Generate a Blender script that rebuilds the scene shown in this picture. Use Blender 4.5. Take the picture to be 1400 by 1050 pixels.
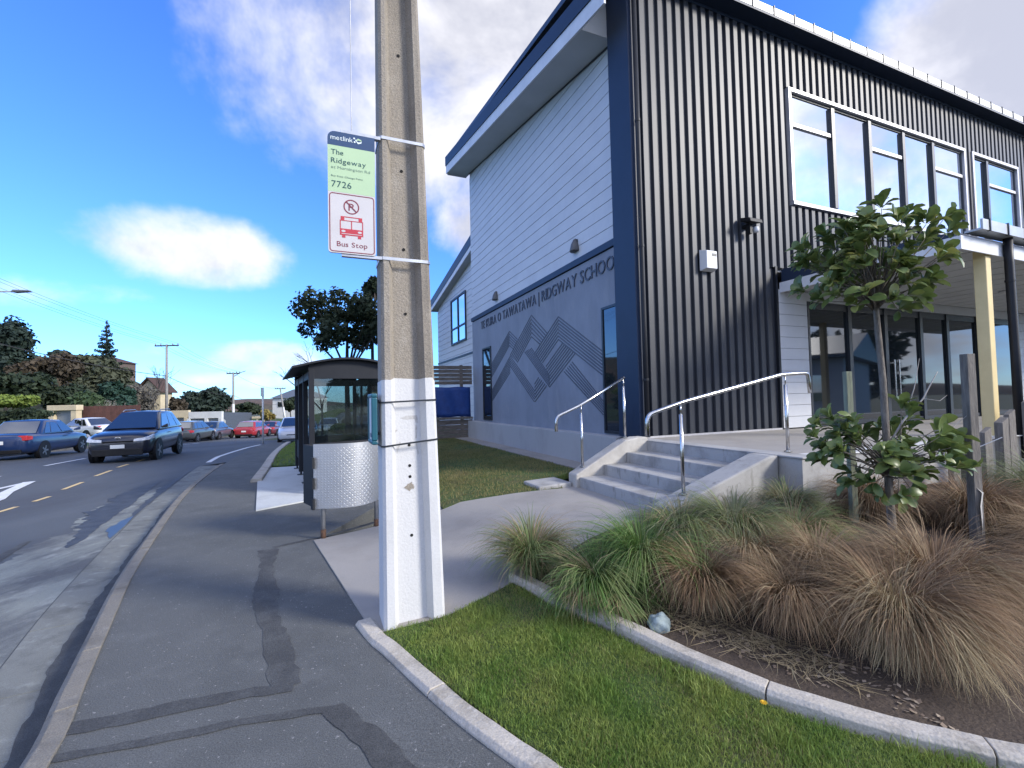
import bpy, bmesh, math, random
import numpy as np
from mathutils import Vector, Matrix
from mathutils.geometry import tessellate_polygon

scene = bpy.context.scene
for o in list(bpy.data.objects):
    bpy.data.objects.remove(o)
COL = scene.collection
random.seed(7)
RNG = np.random.default_rng(11)

# ------------------------------------------------------------------ camera
CAM_H, FOC, PITCH, ROLL = 1.6, 627.0, 0.034, 0.023
fw = Vector((0, math.cos(PITCH), math.sin(PITCH)))
r0 = Vector((1, 0, 0)); u0 = Vector((0, -math.sin(PITCH), math.cos(PITCH)))
cr = r0 * math.cos(ROLL) - u0 * math.sin(ROLL)
cu = u0 * math.cos(ROLL) + r0 * math.sin(ROLL)
cam_d = bpy.data.cameras.new('camera'); cam = bpy.data.objects.new('camera', cam_d); COL.objects.link(cam)
cam_d.sensor_width = 36.0; cam_d.lens = FOC / 1400 * 36; cam_d.clip_start = 0.05; cam_d.clip_end = 3000
m = Matrix.Identity(4)
for i in range(3):
    m[i][0] = cr[i]; m[i][1] = cu[i]; m[i][2] = -fw[i]
m[0][3], m[1][3], m[2][3] = 0, 0, CAM_H
cam.matrix_world = m
scene.camera = cam

# ------------------------------------------------------------------ sky
SUN_AZ, SUN_EL = math.radians(110), math.radians(27)      # azimuth from +Y towards +X
sun_dir = Vector((math.sin(SUN_AZ) * math.cos(SUN_EL), math.cos(SUN_AZ) * math.cos(SUN_EL), math.sin(SUN_EL)))
world = bpy.data.worlds.new('World'); scene.world = world; world.use_nodes = True
nt = world.node_tree; nt.nodes.clear()
def N(tree, typ, **kw):
    n = tree.nodes.new(typ)
    for k, v in kw.items(): setattr(n, k, v)
    return n
def L(tree, a, b): tree.links.new(a, b)
def math_node(tree, op, a, b=None, c=None, clamp=False):
    n = tree.nodes.new('ShaderNodeMath'); n.operation = op; n.use_clamp = clamp
    for i, v in enumerate((a, b, c)):
        if v is None: continue
        if isinstance(v, (int, float)): n.inputs[i].default_value = v
        else: tree.links.new(v, n.inputs[i])
    return n.outputs[0]
def pix_dir(x, y):
    d = fw + cr * ((x - 700) / FOC) + cu * ((525 - y) / FOC)
    return d.normalized()
def build_world():
    out = N(nt, 'ShaderNodeOutputWorld'); bg = N(nt, 'ShaderNodeBackground')
    sky = N(nt, 'ShaderNodeTexSky'); sky.sky_type = 'NISHITA'; sky.sun_disc = False
    sky.sun_elevation = SUN_EL; sky.sun_rotation = SUN_AZ
    sky.air_density = 1.0; sky.dust_density = 0.3; sky.ozone_density = 2.5; sky.altitude = 100
    tint = N(nt, 'ShaderNodeMix', data_type='RGBA', blend_type='MULTIPLY'); tint.inputs[0].default_value = 1
    L(nt, sky.outputs[0], tint.inputs[6]); tint.inputs[7].default_value = SKY_TINT
    tc = N(nt, 'ShaderNodeTexCoord'); dirv = tc.outputs['Generated']
    sep = N(nt, 'ShaderNodeSeparateXYZ'); L(nt, dirv, sep.inputs[0])
    zc = math_node(nt, 'MAXIMUM', sep.outputs[2], 0.0)
    den = math_node(nt, 'ADD', zc, 0.22)
    px = math_node(nt, 'DIVIDE', sep.outputs[0], den); py = math_node(nt, 'DIVIDE', sep.outputs[1], den)
    comb = N(nt, 'ShaderNodeCombineXYZ'); L(nt, px, comb.inputs[0]); L(nt, py, comb.inputs[1])
    n1 = N(nt, 'ShaderNodeTexNoise'); n1.inputs['Scale'].default_value = 1.05; n1.inputs['Detail'].default_value = 7; n1.inputs['Roughness'].default_value = 0.56
    L(nt, comb.outputs[0], n1.inputs['Vector'])
    n2 = N(nt, 'ShaderNodeTexNoise'); n2.inputs['Scale'].default_value = 3.2; n2.inputs['Detail'].default_value = 6; n2.inputs['Roughness'].default_value = 0.6
    n2.inputs['Distortion'].default_value = 0.25
    L(nt, dirv, n2.inputs['Vector'])
    nA = math_node(nt, 'SUBTRACT', n1.outputs[0], 0.5)
    nB = math_node(nt, 'SUBTRACT', n2.outputs[0], 0.5)
    noise = math_node(nt, 'ADD', math_node(nt, 'MULTIPLY', nA, CLOUD_NOISE), math_node(nt, 'MULTIPLY', nB, 1.25))
    # cloud banks of the sky, each a soft ellipse in direction space broken up by the noise
    total = None
    for (cx, cy, rx, ry, w) in CLOUDS:
        c = pix_dir(cx, cy); right = Vector((c.y, -c.x, 0)).normalized(); up = right.cross(c).normalized()
        if up.z < 0: up = -up
        def dot(v):
            n = N(nt, 'ShaderNodeVectorMath', operation='DOT_PRODUCT'); L(nt, dirv, n.inputs[0]); n.inputs[1].default_value = v
            return n.outputs['Value']
        k = math_node(nt, 'MAXIMUM', dot(c), 0.05)
        a = math_node(nt, 'DIVIDE', math_node(nt, 'DIVIDE', dot(right), k), rx)
        b = math_node(nt, 'DIVIDE', math_node(nt, 'DIVIDE', dot(up), k), ry)
        r2 = math_node(nt, 'ADD', math_node(nt, 'MULTIPLY', a, a), math_node(nt, 'MULTIPLY', b, b))
        g = math_node(nt, 'SUBTRACT', w, math_node(nt, 'MULTIPLY', math_node(nt, 'MINIMUM', r2, 4.0), .62))
        front = math_node(nt, 'GREATER_THAN', dot(c), 0.1)
        g = math_node(nt, 'SUBTRACT', math_node(nt, 'MULTIPLY', math_node(nt, 'ADD', g, 3.0), front), 3.0)
        total = g if total is None else math_node(nt, 'MAXIMUM', total, g)
    # everywhere the camera does not look: the same broken cloud, about half covered
    yb = math_node(nt, 'MULTIPLY_ADD', sep.outputs[1], -2.2, 0.0)
    back = math_node(nt, 'MINIMUM', math_node(nt, 'MAXIMUM', yb, -1.6), 0.0)
    total = math_node(nt, 'MAXIMUM', total, math_node(nt, 'ADD', back, 0.14))
    d = math_node(nt, 'ADD', noise, total)
    mr = N(nt, 'ShaderNodeMapRange', interpolation_type='SMOOTHSTEP'); L(nt, d, mr.inputs[0])
    mr.inputs[1].default_value = -0.10; mr.inputs[2].default_value = 0.42; mr.inputs[4].default_value = 0.93
    off = N(nt, 'ShaderNodeVectorMath', operation='ADD'); L(nt, dirv, off.inputs[0]); off.inputs[1].default_value = (.05, 0, .075)
    n3 = N(nt, 'ShaderNodeTexNoise'); n3.inputs['Scale'].default_value = 3.2; n3.inputs['Detail'].default_value = 6; n3.inputs['Roughness'].default_value = 0.6; n3.inputs['Distortion'].default_value = .25; L(nt, off.outputs[0], n3.inputs['Vector'])
    rel = math_node(nt, 'SUBTRACT', n3.outputs[0], n2.outputs[0])
    # cloud colour: bright edges, greyer thick undersides
    cr_ = N(nt, 'ShaderNodeMapRange', interpolation_type='SMOOTHSTEP'); 
    thick = math_node(nt, 'ADD', math_node(nt, 'ADD', d, math_node(nt, 'MULTIPLY', nB, -0.9)), math_node(nt, 'MULTIPLY', rel, 2.0))
    L(nt, thick, cr_.inputs[0]); cr_.inputs[1].default_value = -0.05; cr_.inputs[2].default_value = 0.72
    cm = N(nt, 'ShaderNodeMix', data_type='RGBA'); L(nt, cr_.outputs[0], cm.inputs[0])
    cm.inputs[6].default_value = CLOUD_LIT; cm.inputs[7].default_value = CLOUD_DARK
    # the clouds facing the sun, behind the camera, are brighter than those in front
    gain = N(nt, 'ShaderNodeMapRange'); L(nt, sep.outputs[1], gain.inputs[0]); gain.inputs[1].default_value = .25; gain.inputs[2].default_value = -.35; gain.inputs[3].default_value = 1.0; gain.inputs[4].default_value = 2.0
    cg = N(nt, 'ShaderNodeVectorMath', operation='SCALE'); L(nt, cm.outputs[2], cg.inputs[0]); L(nt, gain.outputs[0], cg.inputs['Scale'])
    mix = N(nt, 'ShaderNodeMix', data_type='RGBA'); L(nt, mr.outputs[0], mix.inputs[0])
    L(nt, tint.outputs[2], mix.inputs[6]); L(nt, cg.outputs[0], mix.inputs[7])
    L(nt, mix.outputs[2], bg.inputs[0]); bg.inputs[1].default_value = SKY_STRENGTH
    L(nt, bg.outputs[0], out.inputs[0])
SKY_STRENGTH = 0.13
SKY_TINT = (0.36, 0.64, 1.16, 1)
CLOUD_NOISE = 1.25
CLOUD_LIT = (3.8, 3.75, 3.85, 1); CLOUD_DARK = (2.15, 2.18, 2.45, 1)
CLOUDS = [(258, 334, 0.205, 0.085, 0.40), (660, 50, 0.56, 0.42, 0.42), (1420, 100, 0.20, 0.25, 0.72),
          (95, 402, 0.16, 0.045, 0.16), (355, 490, 0.16, 0.045, 0.22), (640, 300, 0.12, 0.12, 0.30), (200, 480, 0.2, 0.04, 0.06), (300, 520, 0.25, 0.03, 0.10)]
build_world()
sun_l = bpy.data.lights.new('sun', 'SUN'); sun_l.energy = 2.0; sun_l.angle = math.radians(12.5); sun_l.color = (1.0, 0.94, 0.84)
sun_o = bpy.data.objects.new('sun', sun_l); COL.objects.link(sun_o)
sun_o.rotation_euler = (-sun_dir).to_track_quat('-Z', 'Y').to_euler(); sun_o.location = (60, 0, 40)
scene.view_settings.view_transform = 'Standard'; scene.view_settings.look = 'None'
scene.view_settings.gamma = 1.0; scene.view_settings.use_curve_mapping = False
scene.view_settings.exposure = 1.27
scene.render.engine = 'CYCLES'

# ------------------------------------------------------------------ frames and terrain
YAW = 1.174
UX, UY = math.sin(YAW), math.cos(YAW)
VX, VY = -math.cos(YAW), math.sin(YAW)
CX, CY = 2.248, 8.208
def Bp(u, v, z): return (CX + UX * u + VX * v, CY + UY * u + VY * v, z)
def toB(x, y): return ((x - CX) * UX + (y - CY) * UY, (x - CX) * VX + (y - CY) * VY)
def sm(a, b, x):
    t = max(0.0, min(1.0, (x - a) / (b - a))); return t * t * (3 - 2 * t)
def zstreet(y):
    if y < 6: return 0.0
    if y < 28: return -.0013 * (y - 6) ** 2
    return -.629 - .045 * (min(y, 60) - 28)
def interp(poly, y):
    if y <= poly[0][1]: return poly[0][0]
    for (xa, ya), (xb, yb) in zip(poly, poly[1:]):
        if y <= yb: return xa + (xb - xa) * (y - ya) / (yb - ya)
    return poly[-1][0]
KERB = [(-0.9, -5), (-1.2, -1), (-1.72, 1.0), (-2.25, 2.1), (-2.62, 2.66), (-3.09, 3.36), (-3.79, 4.42), (-4.69, 5.92), (-6.02, 8.22), (-7.13, 10.38), (-8.5, 13.3), (-10.5, 17.8), (-13.0, 24.0), (-16.0, 31.5), (-19, 41), (-21, 52), (-21, 70), (-18, 100)]
FAR = [(-6, -14), (-12, 0), (-16.4, 8), (-20.4, 18), (-22.3, 25), (-24.3, 33), (-25.8, 41), (-27, 52), (-27, 70), (-24, 100)]
def zt(x, y):
    zs = zstreet(y)
    bu, bv = toB(x, y)
    w = sm(-5.0, -2.0, bu) * (.12 + .88 * sm(-5.8, -3.2, bv))
    z = zs * (1 - w) + .19 * w
    d = interp(FAR, y) - x
    if d > 0: z += .05 * min(d, 30)
    return z
def zroad(x, y): return zt(x, y) - .015 - .14 * (1 - sm(8.5, 13.5, y)) if x > interp(FAR, y) - .01 else zt(x, y) - .015
def at(px, py, Y):
    d = fw + cr * ((px - 700) / FOC) + cu * ((525 - py) / FOC)
    t = Y / d.y
    return Vector((0, 0, CAM_H)) + d * t

# ------------------------------------------------------------------ mesh helpers
class MB:
    def __init__(s, T=None): s.v = []; s.f = []; s.T = T
    def add(s, vs, fs):
        b = len(s.v)
        s.v += [s.T(*p) if s.T else tuple(p) for p in vs]
        s.f += [tuple(b + i for i in f) for f in fs]
        return s
    def box(s, x0, x1, y0, y1, z0, z1):
        return s.add([(x0, y0, z0), (x1, y0, z0), (x1, y1, z0), (x0, y1, z0), (x0, y0, z1), (x1, y0, z1), (x1, y1, z1), (x0, y1, z1)],
                     [(0, 3, 2, 1), (4, 5, 6, 7), (0, 1, 5, 4), (1, 2, 6, 5), (2, 3, 7, 6), (3, 0, 4, 7)])
    def hexa(s, p):  # 8 points: bottom ring 0-3, top ring 4-7
        return s.add(p, [(0, 3, 2, 1), (4, 5, 6, 7), (0, 1, 5, 4), (1, 2, 6, 5), (2, 3, 7, 6), (3, 0, 4, 7)])
    def prism(s, poly, axis, a, b):
        # poly: 2-D points; axis 'u': poly=(v,z) extruded along u; 'v': poly=(u,z); 'z': poly=(x,y)
        def P(p, t): return {'u': (t, p[0], p[1]), 'v': (p[0], t, p[1]), 'z': (p[0], p[1], t)}[axis]
        n = len(poly)
        vs = [P(p, a) for p in poly] + [P(p, b) for p in poly]
        fs = [tuple(range(n)), tuple(range(2 * n - 1, n - 1, -1))] + [(i, (i + 1) % n, n + (i + 1) % n, n + i) for i in range(n)]
        return s.add(vs, fs)
    def tube(s, pts, rad, n=10, cap=True):
        pts = [Vector(p) for p in pts]
        if not isinstance(rad, (list, tuple)): rad = [rad] * len(pts)
        vs = []; fs = []; ref = None
        for i, p in enumerate(pts):
            t = (pts[min(i + 1, len(pts) - 1)] - pts[max(i - 1, 0)]).normalized()
            if ref is None:
                ref = Vector((0, 0, 1)) if abs(t.z) < .9 else Vector((1, 0, 0))
            a = (ref - t * ref.dot(t)).normalized(); b = t.cross(a); ref = a
            for k in range(n):
                q = p + (a * math.cos(2 * math.pi * k / n) + b * math.sin(2 * math.pi * k / n)) * rad[i]
                vs.append(tuple(q))
        for i in range(len(pts) - 1):
            for k in range(n):
                fs.append((i * n + k, i * n + (k + 1) % n, (i + 1) * n + (k + 1) % n, (i + 1) * n + k))
        if cap:
            fs.append(tuple(range(n - 1, -1, -1))); fs.append(tuple((len(pts) - 1) * n + k for k in range(n)))
        return s.add(vs, fs)
    def lathe(s, prof, n=20, c=(0, 0, 0), axis='z'):
        vs = []; fs = []
        for r, h in prof:
            for k in range(n):
                a = 2 * math.pi * k / n; x, y = r * math.cos(a), r * math.sin(a)
                vs.append({'z': (c[0] + x, c[1] + y, c[2] + h), 'y': (c[0] + x, c[1] + h, c[2] + y), 'x': (c[0] + h, c[1] + x, c[2] + y)}[axis])
        for i in range(len(prof) - 1):
            for k in range(n):
                fs.append((i * n + k, i * n + (k + 1) % n, (i + 1) * n + (k + 1) % n, (i + 1) * n + k))
        fs.append(tuple(range(n))); fs.append(tuple((len(prof) - 1) * n + k for k in range(n)))
        return s.add(vs, fs)
    def build(s, name, mat, parent=None, smooth=False, bevel=0.0, local=False, seg=2):
        return link_mesh(name, s.v, s.f, mat, parent, smooth, bevel, local, seg)
WL = {}
def link_mesh(name, V, F, mat, parent=None, smooth=False, bevel=0.0, local=False, seg=2):
    me = bpy.data.meshes.new(name)
    off = WL.get(parent.name, (0, 0, 0)) if (parent and not local) else (0, 0, 0)
    if isinstance(V, np.ndarray):
        V = V - np.array(off)
        F = np.asarray(F, dtype=np.int32); k = F.shape[1]
        me.vertices.add(len(V)); me.vertices.foreach_set('co', V.astype(np.float32).ravel())
        me.loops.add(F.size); me.loops.foreach_set('vertex_index', F.ravel())
        me.polygons.add(len(F)); me.polygons.foreach_set('loop_start', np.arange(0, F.size, k, dtype=np.int32))
        me.polygons.foreach_set('loop_total', np.full(len(F), k, dtype=np.int32))
        me.update(calc_edges=True)
    else:
        me.from_pydata([(p[0] - off[0], p[1] - off[1], p[2] - off[2]) for p in V], [], F)
        bm = bmesh.new(); bm.from_mesh(me); bmesh.ops.recalc_face_normals(bm, faces=bm.faces); bm.to_mesh(me); bm.free()
    if smooth: me.polygons.foreach_set('use_smooth', np.ones(len(me.polygons), dtype=bool))
    o = bpy.data.objects.new(name, me); COL.objects.link(o)
    if mat: me.materials.append(mat)
    if parent: o.parent = parent; WL[o.name] = off if not local else WL.get(parent.name, (0, 0, 0))
    if bevel:
        b = o.modifiers.new('bevel', 'BEVEL'); b.width = bevel; b.segments = seg; b.limit_method = 'ANGLE'; b.angle_limit = math.radians(40)
    return o
def tag(o, label=None, cat=None, group=None, kind=None):
    if label: o['label'] = label
    if cat: o['category'] = cat
    if group: o['group'] = group
    if kind: o['kind'] = kind
    return o
def thing(name, loc, label, cat, group=None, rz=0.0):
    o = bpy.data.objects.new(name, None); COL.objects.link(o); o.location = loc; o.rotation_euler = (0, 0, rz); o.empty_display_size = .2
    WL[o.name] = tuple(loc)
    return tag(o, label, cat, group)
def setting(name, loc=(0, 0, 0)):
    o = bpy.data.objects.new(name, None); COL.objects.link(o); o.location = loc; WL[o.name] = tuple(loc); o['kind'] = 'structure'; return o
def share(proto, parent, loc, rz=0.0, scale=None):
    o = proto.copy(); COL.objects.link(o); o.parent = parent; o.location = loc; o.rotation_euler = (0, 0, rz)
    if scale: o.scale = scale
    return o

# ------------------------------------------------------------------ materials
MATS = {}
def mat(name, c1, c2=None, rough=.7, scale=6.0, bump=0.0, bscale=40.0, metal=0.0, spec=.5, detail=5, contrast=(.35, .65), island=0.0, coat=0.0, stretch=None, translucent=0.0, ior=None):
    if name in MATS: return MATS[name]
    mt = bpy.data.materials.new(name); mt.use_nodes = True; t = mt.node_tree; b = t.nodes['Principled BSDF']
    b.inputs['Roughness'].default_value = rough; b.inputs['Metallic'].default_value = metal
    b.inputs['Specular IOR Level'].default_value = spec; b.inputs['Coat Weight'].default_value = coat
    if ior: b.inputs['IOR'].default_value = ior
    if coat: b.inputs['Coat Roughness'].default_value = .08
    geo = N(t, 'ShaderNodeNewGeometry'); src = geo.outputs['Position']
    if stretch:
        mp = N(t, 'ShaderNodeMapping'); L(t, src, mp.inputs[0]); mp.inputs['Scale'].default_value = stretch; src = mp.outputs[0]
    c2 = c2 or tuple(x * .75 for x in c1)
    nz = N(t, 'ShaderNodeTexNoise'); nz.inputs['Scale'].default_value = scale; nz.inputs['Detail'].default_value = detail; nz.inputs['Roughness'].default_value = .6
    L(t, src, nz.inputs['Vector'])
    mr = N(t, 'ShaderNodeMapRange'); L(t, nz.outputs[0], mr.inputs[0]); mr.inputs[1].default_value = contrast[0]; mr.inputs[2].default_value = contrast[1]
    mx = N(t, 'ShaderNodeMix', data_type='RGBA'); mx.inputs[6].default_value = (*c1, 1); mx.inputs[7].default_value = (*c2, 1)
    fac = mr.outputs[0]
    if island:
        fac = math_node(t, 'ADD', math_node(t, 'MULTIPLY', mr.outputs[0], 1 - island), math_node(t, 'MULTIPLY', geo.outputs['Random Per Island'], island))
    L(t, fac, mx.inputs[0]); L(t, mx.outputs[2], b.inputs['Base Color'])
    if bump:
        n2 = N(t, 'ShaderNodeTexNoise'); n2.inputs['Scale'].default_value = bscale; n2.inputs['Detail'].default_value = 4; L(t, src, n2.inputs['Vector'])
        bp = N(t, 'ShaderNodeBump'); bp.inputs['Strength'].default_value = bump; bp.inputs['Distance'].default_value = .02
        L(t, n2.outputs[0], bp.inputs['Height']); L(t, bp.outputs[0], b.inputs['Normal'])
    if translucent:
        tr = N(t, 'ShaderNodeBsdfTranslucent'); L(t, mx.outputs[2], tr.inputs[0])
        ms = N(t, 'ShaderNodeMixShader'); ms.inputs[0].default_value = translucent
        L(t, b.outputs[0], ms.inputs[1]); L(t, tr.outputs[0], ms.inputs[2]); L(t, ms.outputs[0], t.nodes['Material Output'].inputs[0])
    MATS[name] = mt
    return mt
def surface_mix(name, base, spots, rough=.85, bump=.3, bscale=120, grain=(.7, 1.25, 300.0)):
    """ground surfaces: base colour, fine grain and any number of noise-shaped stains (colour, scale, lo, hi, stretch)"""
    mt = bpy.data.materials.new(name); mt.use_nodes = True; t = mt.node_tree; b = t.nodes['Principled BSDF']
    b.inputs['Roughness'].default_value = rough; b.inputs['Specular IOR Level'].default_value = .35
    geo = N(t, 'ShaderNodeNewGeometry'); src = geo.outputs['Position']
    cur = N(t, 'ShaderNodeRGB'); cur.outputs[0].default_value = (*base, 1); cur = cur.outputs[0]
    for i, (c, sc, lo, hi, stv) in enumerate(spots):
        mp = N(t, 'ShaderNodeMapping'); L(t, src, mp.inputs[0]); mp.inputs['Scale'].default_value = stv or (1, 1, 1); mp.inputs['Location'].default_value = (i * 7.3, i * 3.1, 0)
        nz = N(t, 'ShaderNodeTexNoise'); nz.inputs['Scale'].default_value = sc; nz.inputs['Detail'].default_value = 6; nz.inputs['Roughness'].default_value = .62
        L(t, mp.outputs[0], nz.inputs['Vector'])
        mr = N(t, 'ShaderNodeMapRange'); L(t, nz.outputs[0], mr.inputs[0]); mr.inputs[1].default_value = lo; mr.inputs[2].default_value = hi
        mx = N(t, 'ShaderNodeMix', data_type='RGBA'); L(t, mr.outputs[0], mx.inputs[0]); L(t, cur, mx.inputs[6]); mx.inputs[7].default_value = (*c, 1)
        cur = mx.outputs[2]
    nz = N(t, 'ShaderNodeTexNoise'); nz.inputs['Scale'].default_value = grain[2]; nz.inputs['Detail'].default_value = 2; L(t, src, nz.inputs['Vector'])
    mr = N(t, 'ShaderNodeMapRange'); L(t, nz.outputs[0], mr.inputs[0]); mr.inputs[1].default_value = .3; mr.inputs[2].default_value = .7; mr.inputs[3].default_value = grain[0]; mr.inputs[4].default_value = grain[1]
    mx = N(t, 'ShaderNodeMix', data_type='RGBA', blend_type='MULTIPLY'); mx.inputs[0].default_value = 1; L(t, cur, mx.inputs[6]); L(t, mr.outputs[0], mx.inputs[7])
    L(t, mx.outputs[2], b.inputs['Base Color'])
    n2 = N(t, 'ShaderNodeTexNoise'); n2.inputs['Scale'].default_value = bscale; n2.inputs['Detail'].default_value = 4; L(t, src, n2.inputs['Vector'])
    bp = N(t, 'ShaderNodeBump'); bp.inputs['Strength'].default_value = bump; bp.inputs['Distance'].default_value = .01
    L(t, n2.outputs[0], bp.inputs['Height']); L(t, bp.outputs[0], b.inputs['Normal'])
    MATS[name] = mt
    return mt
def glass_mat(name, tint, refl=.25, rough=.02, clear=.0):
    """window glass: part mirror, part see-through tint"""
    mt = bpy.data.materials.new(name); mt.use_nodes = True; t = mt.node_tree; t.nodes.clear()
    out = N(t, 'ShaderNodeOutputMaterial'); gl = N(t, 'ShaderNodeBsdfGlossy'); gl.inputs['Roughness'].default_value = rough; gl.inputs[0].default_value = (.92, .95, 1, 1)
    df = N(t, 'ShaderNodeBsdfDiffuse'); df.inputs[0].default_value = (*tint, 1)
    body = df.outputs[0]
    if clear:
        tr = N(t, 'ShaderNodeBsdfTransparent'); tr.inputs[0].default_value = (.80, .85, .84, 1)
        ms = N(t, 'ShaderNodeMixShader'); ms.inputs[0].default_value = clear; L(t, body, ms.inputs[1]); L(t, tr.outputs[0], ms.inputs[2]); body = ms.outputs[0]
    fr = N(t, 'ShaderNodeFresnel'); fr.inputs[0].default_value = 1.5
    fac = math_node(t, 'ADD', math_node(t, 'MULTIPLY', fr.outputs[0], 1 - refl), refl, clamp=True)
    ms = N(t, 'ShaderNodeMixShader'); L(t, fac, ms.inputs[0]); L(t, body, ms.inputs[1]); L(t, gl.outputs[0], ms.inputs[2]); L(t, ms.outputs[0], out.inputs[0])
    MATS[name] = mt
    return mt
asphalt_path = surface_mix('asphalt_path', (.099, .103, .101), [((.076, .079, .077), .9, .45, .7, None), ((.120, .124, .121), 2.6, .5, .75, None), ((.24, .235, .225), 38, .63, .67, None), ((.060, .057, .054), 55, .63, .69, None)], rough=.88, bump=.5, bscale=150, grain=(.66, 1.34, 150))
asphalt_road = surface_mix('asphalt_road', (.084, .093, .103), [((.064, .068, .076), .55, .45, .68, (1, .35, 1)), ((.105, .112, .122), 1.1, .55, .8, (1.0, .4, 1))], rough=.85, bump=.35, grain=(.75, 1.22, 220))
asphalt_seal = surface_mix('asphalt_seal', (.055, .056, .055), [((.078, .080, .078), 4.5, .45, .62, None)], rough=.82, bump=.5, bscale=150, grain=(.66, 1.34, 150))
concrete_path = surface_mix('concrete_path', (.30, .283, .26), [((.23, .215, .198), 1.2, .45, .75, None), ((.29, .277, .258), 5, .55, .8, None)], rough=.9, bump=.25, grain=(.86, 1.12, 220))
concrete_pad = surface_mix('concrete_pad', (.48, .50, .50), [((.37, .38, .38), 2.0, .5, .78, None)], rough=.85, bump=.15)
concrete_kerb = surface_mix('concrete_kerb', (.185, .172, .148), [((.12, .11, .093), 3.5, .5, .7, None), ((.25, .235, .205), 11, .55, .75, None)], rough=.92, bump=.6, bscale=90, grain=(.78, 1.2, 180))
concrete_channel = surface_mix('concrete_channel', (.165, .172, .160), [((.085, .086, .080), 2.2, .48, .72, None), ((.27, .285, .27), 6, .55, .8, None)], rough=.85, bump=.4, grain=(.8, 1.18, 200))
concrete_edging = surface_mix('concrete_edging', (.42, .385, .33), [((.24, .215, .175), 4, .5, .72, None), ((.50, .465, .41), 15, .55, .75, None)], rough=.93, bump=.5, bscale=50, grain=(.84, 1.14, 110))
concrete_step = surface_mix('concrete_step', (.36, .355, .345), [((.23, .225, .215), 2.6, .46, .7, None), ((.20, .19, .175), 7, .58, .72, (1, 1, .35))], rough=.9, bump=.25, grain=(.88, 1.1, 200))
concrete_panel_m = surface_mix('concrete_panel', (.235, .262, .31), [((.19, .21, .25), 1.1, .42, .7, (1, 1, .55)), ((.275, .295, .32), 3.4, .55, .8, (1, 1, .4))], rough=.75, bump=.1, grain=(.92, 1.07, 120))
pole_concrete = surface_mix('pole_concrete', (.27, .24, .20), [((.17, .15, .125), 3.0, .46, .68, (1, 1, .25)), ((.35, .32, .275), 9, .55, .75, (1, 1, .4))], rough=.93, bump=.7, bscale=70, grain=(.7, 1.28, 170))
pole_paint = surface_mix('pole_paint', (.56, .56, .56), [((.43, .43, .42), 2.2, .52, .82, (1, 1, .4)), ((.36, .35, .33), 13, .70, .76, None)], rough=.55, bump=.25, bscale=60, grain=(.95, 1.04, 90))
paving_dirt = surface_mix('road_grit', (.20, .215, .20), [((.09, .095, .10), 1.7, .42, .62, (1, .5, 1)), ((.27, .285, .27), 4.5, .55, .75, (1, .5, 1))], rough=.9, bump=.4, grain=(.78, 1.2, 200))
soil_m = surface_mix('soil', (.062, .046, .034), [((.10, .075, .055), 6, .5, .7, None), ((.14, .11, .085), 24, .66, .72, None)], rough=.95, bump=1.0, bscale=45, grain=(.6, 1.4, 160))
turf_m = surface_mix('turf', (.055, .090, .022), [((.11, .088, .045), 1.5, .52, .70, None), ((.032, .058, .014), 6, .5, .7, None)], rough=.95, bump=.8, bscale=80, grain=(.6, 1.35, 150))
ground_m = surface_mix('ground_cover', (.06, .075, .035), [((.09, .08, .05), .2, .45, .7, None)], rough=.95, bump=.3, grain=(.8, 1.2, 10))
white_paint = mat('road_paint_white', (.62, .63, .63), (.40, .41, .41), rough=.75, scale=9, contrast=(.5, .75))
yellow_paint = mat('road_paint_yellow', (.62, .45, .20), (.42, .33, .18), rough=.75, scale=9, contrast=(.45, .75))
weatherboard_m = mat('weatherboard_paint', (.55, .56, .575), (.50, .51, .53), rough=.55, scale=1.5)
cladding_m = mat('dark_metal_cladding', (.031, .035, .044), (.026, .029, .037), rough=.46, scale=1.2, metal=.1, spec=.4)
flashing_m = mat('dark_blue_flashing', (.017, .030, .062), (.014, .025, .052), rough=.5, scale=1.5, spec=.4)
trim_light = mat('aluminium_trim', (.50, .49, .50), (.42, .41, .42), rough=.4, scale=3, metal=.3)
frame_dark = mat('dark_window_frame', (.022, .026, .034), (.016, .02, .026), rough=.4, scale=3)
gutter_m = mat('zinc_gutter', (.40, .41, .41), (.33, .34, .35), rough=.38, scale=4, metal=.35)
soffit_m = mat('soffit_paint', (.50, .51, .52), (.45, .46, .47), rough=.7, scale=1)
fascia_light = mat('fascia_white', (.66, .67, .69), (.58, .59, .61), rough=.5, scale=2)
steel_m = mat('brushed_steel', (.62, .61, .59), (.48, .47, .45), rough=.22, scale=18, metal=1.0)
galv_m = mat('galvanised_steel', (.50, .51, .52), (.38, .39, .40), rough=.45, scale=14, metal=.8)
rust_m = mat('rusty_steel', (.12, .062, .035), (.055, .032, .022), rough=.9, scale=25)
black_m = mat('black_powdercoat', (.010, .012, .017), (.014, .016, .021), rough=.5, scale=5, spec=.3)
rubber_m = mat('tyre_rubber', (.018, .018, .019), (.028, .028, .028), rough=.85, scale=20)
plastic_black = mat('black_plastic', (.009, .009, .010), (.013, .013, .014), rough=.55, scale=10, spec=.3)
chrome_m = mat('chrome', (.75, .75, .75), (.65, .65, .65), rough=.12, scale=9, metal=1.0)
alloy_m = mat('alloy_wheel', (.45, .46, .48), (.35, .36, .38), rough=.3, scale=9, metal=.9)
timber_grey = mat('weathered_timber', (.21, .19, .165), (.12, .108, .095), rough=.9, scale=7, bump=.5, bscale=30, stretch=(6, 6, .7))
timber_fence = mat('fence_timber', (.19, .165, .14), (.11, .095, .082), rough=.9, scale=5, bump=.4, bscale=30, stretch=(1, 1, 6))
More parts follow.
